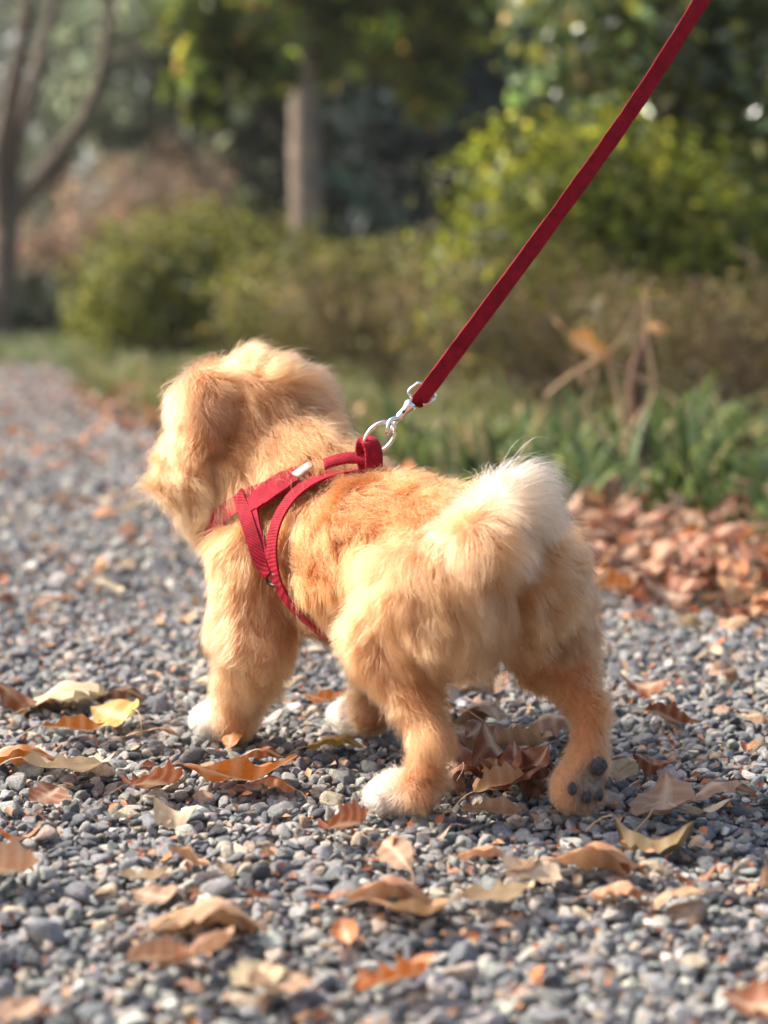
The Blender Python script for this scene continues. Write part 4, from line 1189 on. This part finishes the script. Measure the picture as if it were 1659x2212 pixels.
# ring, loop, clip and leash
RD = at(820, 945, 1.665)
def pr_pt(u, v, d=0.0): return at(u, v, 1.665 + d)
rt = Vector((0.5, 0.35, 0.79)).normalized()
cr, ur = Vector((1, 0, 0)), Vector((0, 0, 1))
axis1 = (pr_pt(848, 915) - pr_pt(792, 975)).normalized()
axis2 = (pr_pt(850, 965) - pr_pt(790, 925)).normalized(); axis2 = (axis2 - axis1 * axis2.dot(axis1) + Vector((0, 0.25, 0))).normalized()
rc = []
for k in range(28):
    a_ = 2 * math.pi * k / 28
    rc.append(RD + axis1 * 0.0155 * math.cos(a_) + axis2 * 0.0105 * math.sin(a_))
MB().add(tube(rc, 0.0017, 10, closed=True)).build('ring', M['chrome'], harness)
lp = catmull([pr_pt(792, 1010, 0.004), pr_pt(786, 975, 0.002), pr_pt(795, 955, -0.002), pr_pt(806, 972, -0.006), pr_pt(808, 1010, -0.006)], 6)
MB().add(ribbon(lp, [Vector((0.3, -0.6, 0.6))] * len(lp), 0.016, 0.003)).build('ring_loop', M['webbing'], harness)
lp = catmull([pr_pt(700, 1003, 0.0), pr_pt(745, 990, -0.002), pr_pt(800, 992, -0.004), pr_pt(822, 1000, -0.004)], 6)
MB().add(ribbon(lp, [Vector((0, -0.65, 0.75))] * len(lp), 0.011, 0.003)).build('back_strap', M['webbing'], harness)
STRAPS.append((lp, 0.005))

leash = empty('dog_leash', pr_pt(912, 852))
# snap clip: hook round the ring, barrel, swivel eye
c0, c1 = pr_pt(842, 925), pr_pt(893, 868)
ax = (c1 - c0).normalized(); sd_ = ax.cross(Vector((0, 1, 0))).normalized()
P = [c0 + ax * 0.010 + (c1 - c0 - ax * 0.010) * t_ for t_ in (0, 0.15, 0.4, 0.6, 0.75, 0.9, 1.0)]
clip = MB().add(tube(P, [0.0030, 0.0040, 0.0036, 0.0042, 0.0056, 0.0054, 0.0035], 14)).build('snap_barrel', M['chrome'], leash)
hk = [c0 + ax * 0.012 + Vector((0, -0.002, 0)), c0 + ax * 0.005 + sd_ * 0.004 + Vector((0, -0.005, 0)), c0 - ax * 0.003 + Vector((0, -0.005, 0)), c0 - ax * 0.004 - sd_ * 0.002 + Vector((0, 0.004, 0)), c0 + ax * 0.010 + Vector((0, 0.003, 0))]
hk = catmull(hk, 6)
MB().add(tube(hk, 0.0021, 8)).build('snap_hook', M['chrome'], leash)
tp = c0 + (c1 - c0) * 0.62 - Vector((0, 0.0055, 0)) + sd_ * 0.001
MB().add(tube([tp, tp + Vector((0, -0.002, 0))], [0.0016, 0.0013], 8)).build('trigger_pin', M['steel_dark'], leash)
le0, le1 = pr_pt(912, 855), pr_pt(1000, 735)
lax = (le1 - le0).normalized(); lsd = lax.cross(Vector((0, 1, 0))).normalized()
ey = [c1 + ax * 0.002, c1 + ax * 0.004 + lsd * 0.0085, le0 + lax * 0.004 + lsd * 0.0098, le0 + lax * 0.0075 + lsd * 0.007, le0 + lax * 0.0075 - lsd * 0.007, le0 + lax * 0.004 - lsd * 0.0098, c1 + ax * 0.004 - lsd * 0.0085]
ey = catmull(ey + [ey[0]], 5)[:-1]
MB().add(tube(ey, 0.0014, 8, closed=True)).build('swivel_eye', M['chrome'], leash)
LP = [at(905, 866, 1.667), at(918, 849, 1.662), at(1000, 739, 1.67), at(1150, 537, 1.69), at(1300, 330, 1.715), at(1400, 184, 1.735), at(1510, 10, 1.76), at(1640, -200, 1.79), at(1860, -560, 1.84)]
LPs = catmull(LP, 12)
LN = [Vector((0.25, -0.95, 0.2))] * len(LPs)
V, F = ribbon(LPs, LN, [0.0132 * (1 + 0.03 * math.sin(i * 0.9) + 0.02 * math.sin(i * 2.3)) for i in range(len(LPs))], 0.0024)
MB().add((V, F)).build('leash_strap', M['suede'], leash, sharp=True)
LPb = [p + Vector((0, 0.0030, 0)) for p in LPs[2:40]]
MB().add(ribbon(LPb, LN, 0.0135, 0.0022)).build('folded_end', M['suede'], leash)
tag(leash, 'narrow red suede leash with silver snap clip running up from the harness ring', 'leash')

# ------------------------------------------------------------------ fur
def fnoise(P, seed, freq, k=6):
    r_ = np.random.default_rng(seed)
    out = np.zeros_like(P)
    for _ in range(k):
        f = r_.normal(size=(3, 3)) * freq
        out += np.sin(P @ f + r_.uniform(0, 6.28, 3))
    return out / math.sqrt(k)
def make_fur(N):
    tri = np.concatenate([BF[:, [0, 1, 2]], BF[:, [0, 2, 3]]])
    A, B, C = BV[tri[:, 0]], BV[tri[:, 1]], BV[tri[:, 2]]
    ar = np.linalg.norm(np.cross(B - A, C - A), axis=1)
    f = rng.choice(len(tri), N, p=ar / ar.sum())
    r1 = np.sqrt(rng.uniform(size=N)); r2 = rng.uniform(size=N)
    w0, w1, w2 = 1 - r1, r1 * (1 - r2), r1 * r2
    P = A[f] * w0[:, None] + B[f] * w1[:, None] + C[f] * w2[:, None]
    nl = (nV @ WM)    # normals into the puppy frame
    n_ = nl[tri[f, 0]] * w0[:, None] + nl[tri[f, 1]] * w1[:, None] + nl[tri[f, 2]] * w2[:, None]
    n_ /= np.linalg.norm(n_, axis=1)[:, None]
    # blended grooming from the body parts
    W_ = np.zeros(N); comb = np.zeros((N, 3)); ln = np.zeros(N); lift = np.zeros(N); cl = np.zeros((N, 3))
    for pr in PR:
        d = prim_d(pr, P)
        w = np.exp(-np.clip(d, -0.01, 0.1) / 0.006)
        W_ += w; comb += w[:, None] * pr[5]; ln += w * pr[6]; lift += w * pr[7]; cl += w[:, None] * pr[8]
    comb /= W_[:, None]; ln /= W_; lift /= W_; cl /= W_[:, None]
    comb += 0.55 * fnoise(P, 5, 22) + 0.25 * fnoise(P, 6, 60)
    ct = comb - n_ * np.sum(comb * n_, 1)[:, None]
    ct /= np.maximum(np.linalg.norm(ct, axis=1), 1e-6)[:, None]
    ln = ln * rng.uniform(0.65, 1.15, N) * (1 + 0.18 * fnoise(P, 8, 30)[:, 0])
    lift = lift * (1 + 0.3 * fnoise(P, 9, 35)[:, 0])
    ln = ln * np.clip(1 + 0.24 * fnoise(P, 40, 260)[:, 0], 0.4, 1.7)
    lift = lift * np.clip(1 + 0.28 * fnoise(P, 41, 260)[:, 1], 0.45, 2)
    # colour variation
    v = fnoise(P, 10, 16)[:, 0]; v2 = fnoise(P, 12, 45)[:, 0]
    tone = np.clip(0.5 + 0.35 * v + 0.22 * v2 + rng.normal(0, 0.18, N), 0, 1)[:, None]
    cl = cl * (0.86 + 0.14 * tone) + (np.array(CREAM) - cl) * 0.35 * np.clip(tone - 0.45, 0, 1)
    cl = cl * np.exp(rng.normal(0, 0.16, N))[:, None]
    cl = sole_mix(P, cl)
    # trim the fur under straps, eyes and pads
    Pw = toW(P)
    kd = KDTree(sum(len(s[0]) for s in STRAPS)); hw = []
    i = 0
    for s in STRAPS:
        for q in s[0]:
            kd.insert(q, i); hw.append(s[1]); i += 1
    kd.balance()
    bb_lo = np.min([np.min([tuple(q) for q in s[0]], axis=0) for s in STRAPS], axis=0) - 0.03
    bb_hi = np.max([np.max([tuple(q) for q in s[0]], axis=0) for s in STRAPS], axis=0) + 0.03
    near = np.where(np.all((Pw > bb_lo) & (Pw < bb_hi), axis=1))[0]
    fac = np.ones(N)
    for j in near:
        q, k, dist = kd.find(Pw[j])
        dd = math.sqrt(max(0.0, dist * dist - 0.012 ** 2)) if dist > 0.012 else 0.0
        e = dd - hw[k]
        if e < 0.003: fac[j] = 0.22 + 0.5 * max(0.0, (e + 0.002) / 0.005) if e > -0.002 else 0.22
    ln *= fac; lift = np.where(fac < 0.5, lift * 0.3, lift)
    # bare spots: pads of the raised foot, eyes, nose
    for c, rad in BARE:
        m = np.linalg.norm(P - c, axis=1) < rad
        ln[m] *= 0.02
    # body segments
    K = 8
    S = np.zeros((N, K, 3)); S[:, 0] = P - n_ * 0.001
    grav = np.array([0, 0, -0.35])
    jit = rng.normal(0, 0.21, (N, 3))
    cp = fnoise(P, 13, 70); 
    for k in range(1, K):
        t = k / (K - 1)
        d = n_ * (lift * (1.25 - 0.9 * t))[:, None] + ct * (0.45 + 0.55 * t) + grav * t * 0.6 + jit * (0.5 + t) + 0.20 * fnoise(P, 20 + k, 40) * t
        d /= np.linalg.norm(d, axis=1)[:, None]
        S[:, k] = S[:, k - 1] + d * (ln / (K - 1))[:, None]
    # gentle waves shared by neighbouring hairs
    side = np.cross(n_, ct)
    ph = 6.0 * fnoise(P, 31, 30)[:, 0] + rng.normal(0, 0.5, N)
    fr = 5.5 + 2.0 * fnoise(P, 32, 25)[:, 1]
    tt = np.linspace(0, 1, K)
    S += (side[:, None, :] * (np.sin(fr[:, None] * tt[None, :] + ph[:, None]) - np.sin(ph)[:, None])[..., None] * (0.10 * ln)[:, None, None] * tt[None, :, None])
    # levels of clumping
    for cells, wt in ((N // 320, 0.44), (N // 80, 0.40), (N // 12, 0.36)):
        cs = rng.choice(N, cells, replace=False)
        kd2 = KDTree(cells)
        for i, j in enumerate(cs): kd2.insert(P[j], i)
        kd2.balance()
        own = np.array([cs[kd2.find(p)[1]] for p in P])
        okn = np.sum(n_ * n_[own], axis=1) > 0.3
        w = wt * rng.uniform(0.3, 1.35, N) * okn * (fac > 0.5) * np.clip((ln - 0.010) / 0.022, 0.25, 1.0) * (rng.uniform(size=N) > 0.12)
        rel = S - S[:, :1]
        tgt = S[own]
        tt = np.linspace(0, 1, K)
        ww = np.clip(w[:, None] * tt[None, :] ** 1.3, 0, 0.95)
        S = S * (1 - ww[..., None]) + tgt * ww[..., None]
    # stray hairs
    st = rng.uniform(size=N) < 0.02
    S[st, 1:] += (n_[st] * 0.004)[:, None, :] * np.linspace(0.2, 1.4, K - 1)[None, :, None]
    hc = bpy.data.hair_curves.new('fur')
    hc.add_curves([K] * N)
    Wd = toW(S.reshape(-1, 3)).astype(np.float32)
    hc.attributes['position'].data.foreach_set('vector', Wd.ravel())
    ra = hc.attributes.get('radius') or hc.attributes.new('radius', 'FLOAT', 'POINT')
    rr = np.array([1, 1, 0.95, 0.88, 0.78, 0.64, 0.45, 0.15]) * 0.00013
    ra.data.foreach_set('value', (np.tile(rr, N) * np.repeat(rng.uniform(0.7, 1.2, N), K)).astype(np.float32))
    ca = hc.attributes.new('tint', 'FLOAT_COLOR', 'CURVE')
    c4 = np.ones((N, 4), dtype=np.float32); c4[:, :3] = np.clip(cl, 0, 0.98)
    ca.data.foreach_set('color', c4.ravel())
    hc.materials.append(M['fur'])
    o = bpy.data.objects.new('fur', hc)
    col.objects.link(o)
    o.parent = body
    return o

BARE = []
# pads of the raised foot, nose and eyes
def blob(name, c, r3, mat, parent, basis=None):
    V, F = ico(2)
    if 'pad' in name: V = V * (1 + 0.06 * np.sin(5 * V[:, 1:2] + 3 * c[1] * 900) + 0.05 * np.sin(7 * V[:, 2:3] + 2 * V[:, 1:2]))
    V = V * np.array(r3)
    if basis is not None: V = V @ np.array(basis)
    link(name, mesh_np(name, toW(V + np.array(c)), F), parent, mat)
def pad_on(c, r3, name, bare):
    p_, n__, _, _ = bvh.find_nearest(Vector(toW(np.array(c)[None])[0]))
    ql = (np.array(p_ + n__ * 0.0015) - np.array(DO)) @ WM
    blob(name, ql, r3, M['pad'], puppy); BARE.append((ql, bare))
pad_on((-0.100, 0.038, 0.045), (0.0045, 0.0085, 0.0075), 'paw_pad', 0.0095)
for k in range(4):
    pad_on((-0.094 + 0.002 * abs(k - 1.5), 0.036 + (k - 1.5) * 0.0105, 0.029 - 0.0065 * (1.5 - abs(k - 1.5))), (0.0035, 0.0038, 0.0052), 'toe_pad', 0.0055)
nc_ = H(0.109, 0, -0.020)
blob('nose', nc_, (0.008, 0.011, 0.008), M['nose'], puppy, [hd, hr, hu]); BARE.append((nc_, 0.013))
for sg in (-1, 1):
    q = H(0.064, 0.030 * sg, 0.016)
    p_, n__, _, _ = bvh.find_nearest(Vector(toW(q[None])[0]))
    ql = (np.array(p_) - np.array(DO)) @ WM
    blob('eye', ql, (0.0075, 0.0075, 0.0075), M['eye'], puppy); BARE.append((ql, 0.010))
make_fur(300000)

# ------------------------------------------------------------------ haze
def haze():
    x0, x1, y0, y1, z0, z1 = -60, 60, -20, 60, -1.02, 24
    V = [(x, y, z) for x in (x0, x1) for y in (y0, y1) for z in (z0, z1)]
    F = [(0, 1, 3, 2), (4, 6, 7, 5), (0, 4, 5, 1), (2, 3, 7, 6), (0, 2, 6, 4), (1, 5, 7, 3)]
    me = mesh_np('haze', V, F, False)
    m = bpy.data.materials.new('haze'); m.use_nodes = True
    nt = m.node_tree
    nt.nodes.remove(nt.nodes['Principled BSDF'])
    v = nd(nt, 'ShaderNodeVolumePrincipled')
    v.inputs['Color'].default_value = (0.90, 0.91, 0.92, 1)
    v.inputs['Density'].default_value = 0.0008
    v.inputs['Anisotropy'].default_value = 0.2
    nt.links.new(v.outputs[0], nt.nodes['Material Output'].inputs['Volume'])
    tag(link('haze', me, None, m), 'thin pale morning haze over the path and trees', 'haze', kind='stuff')
haze()
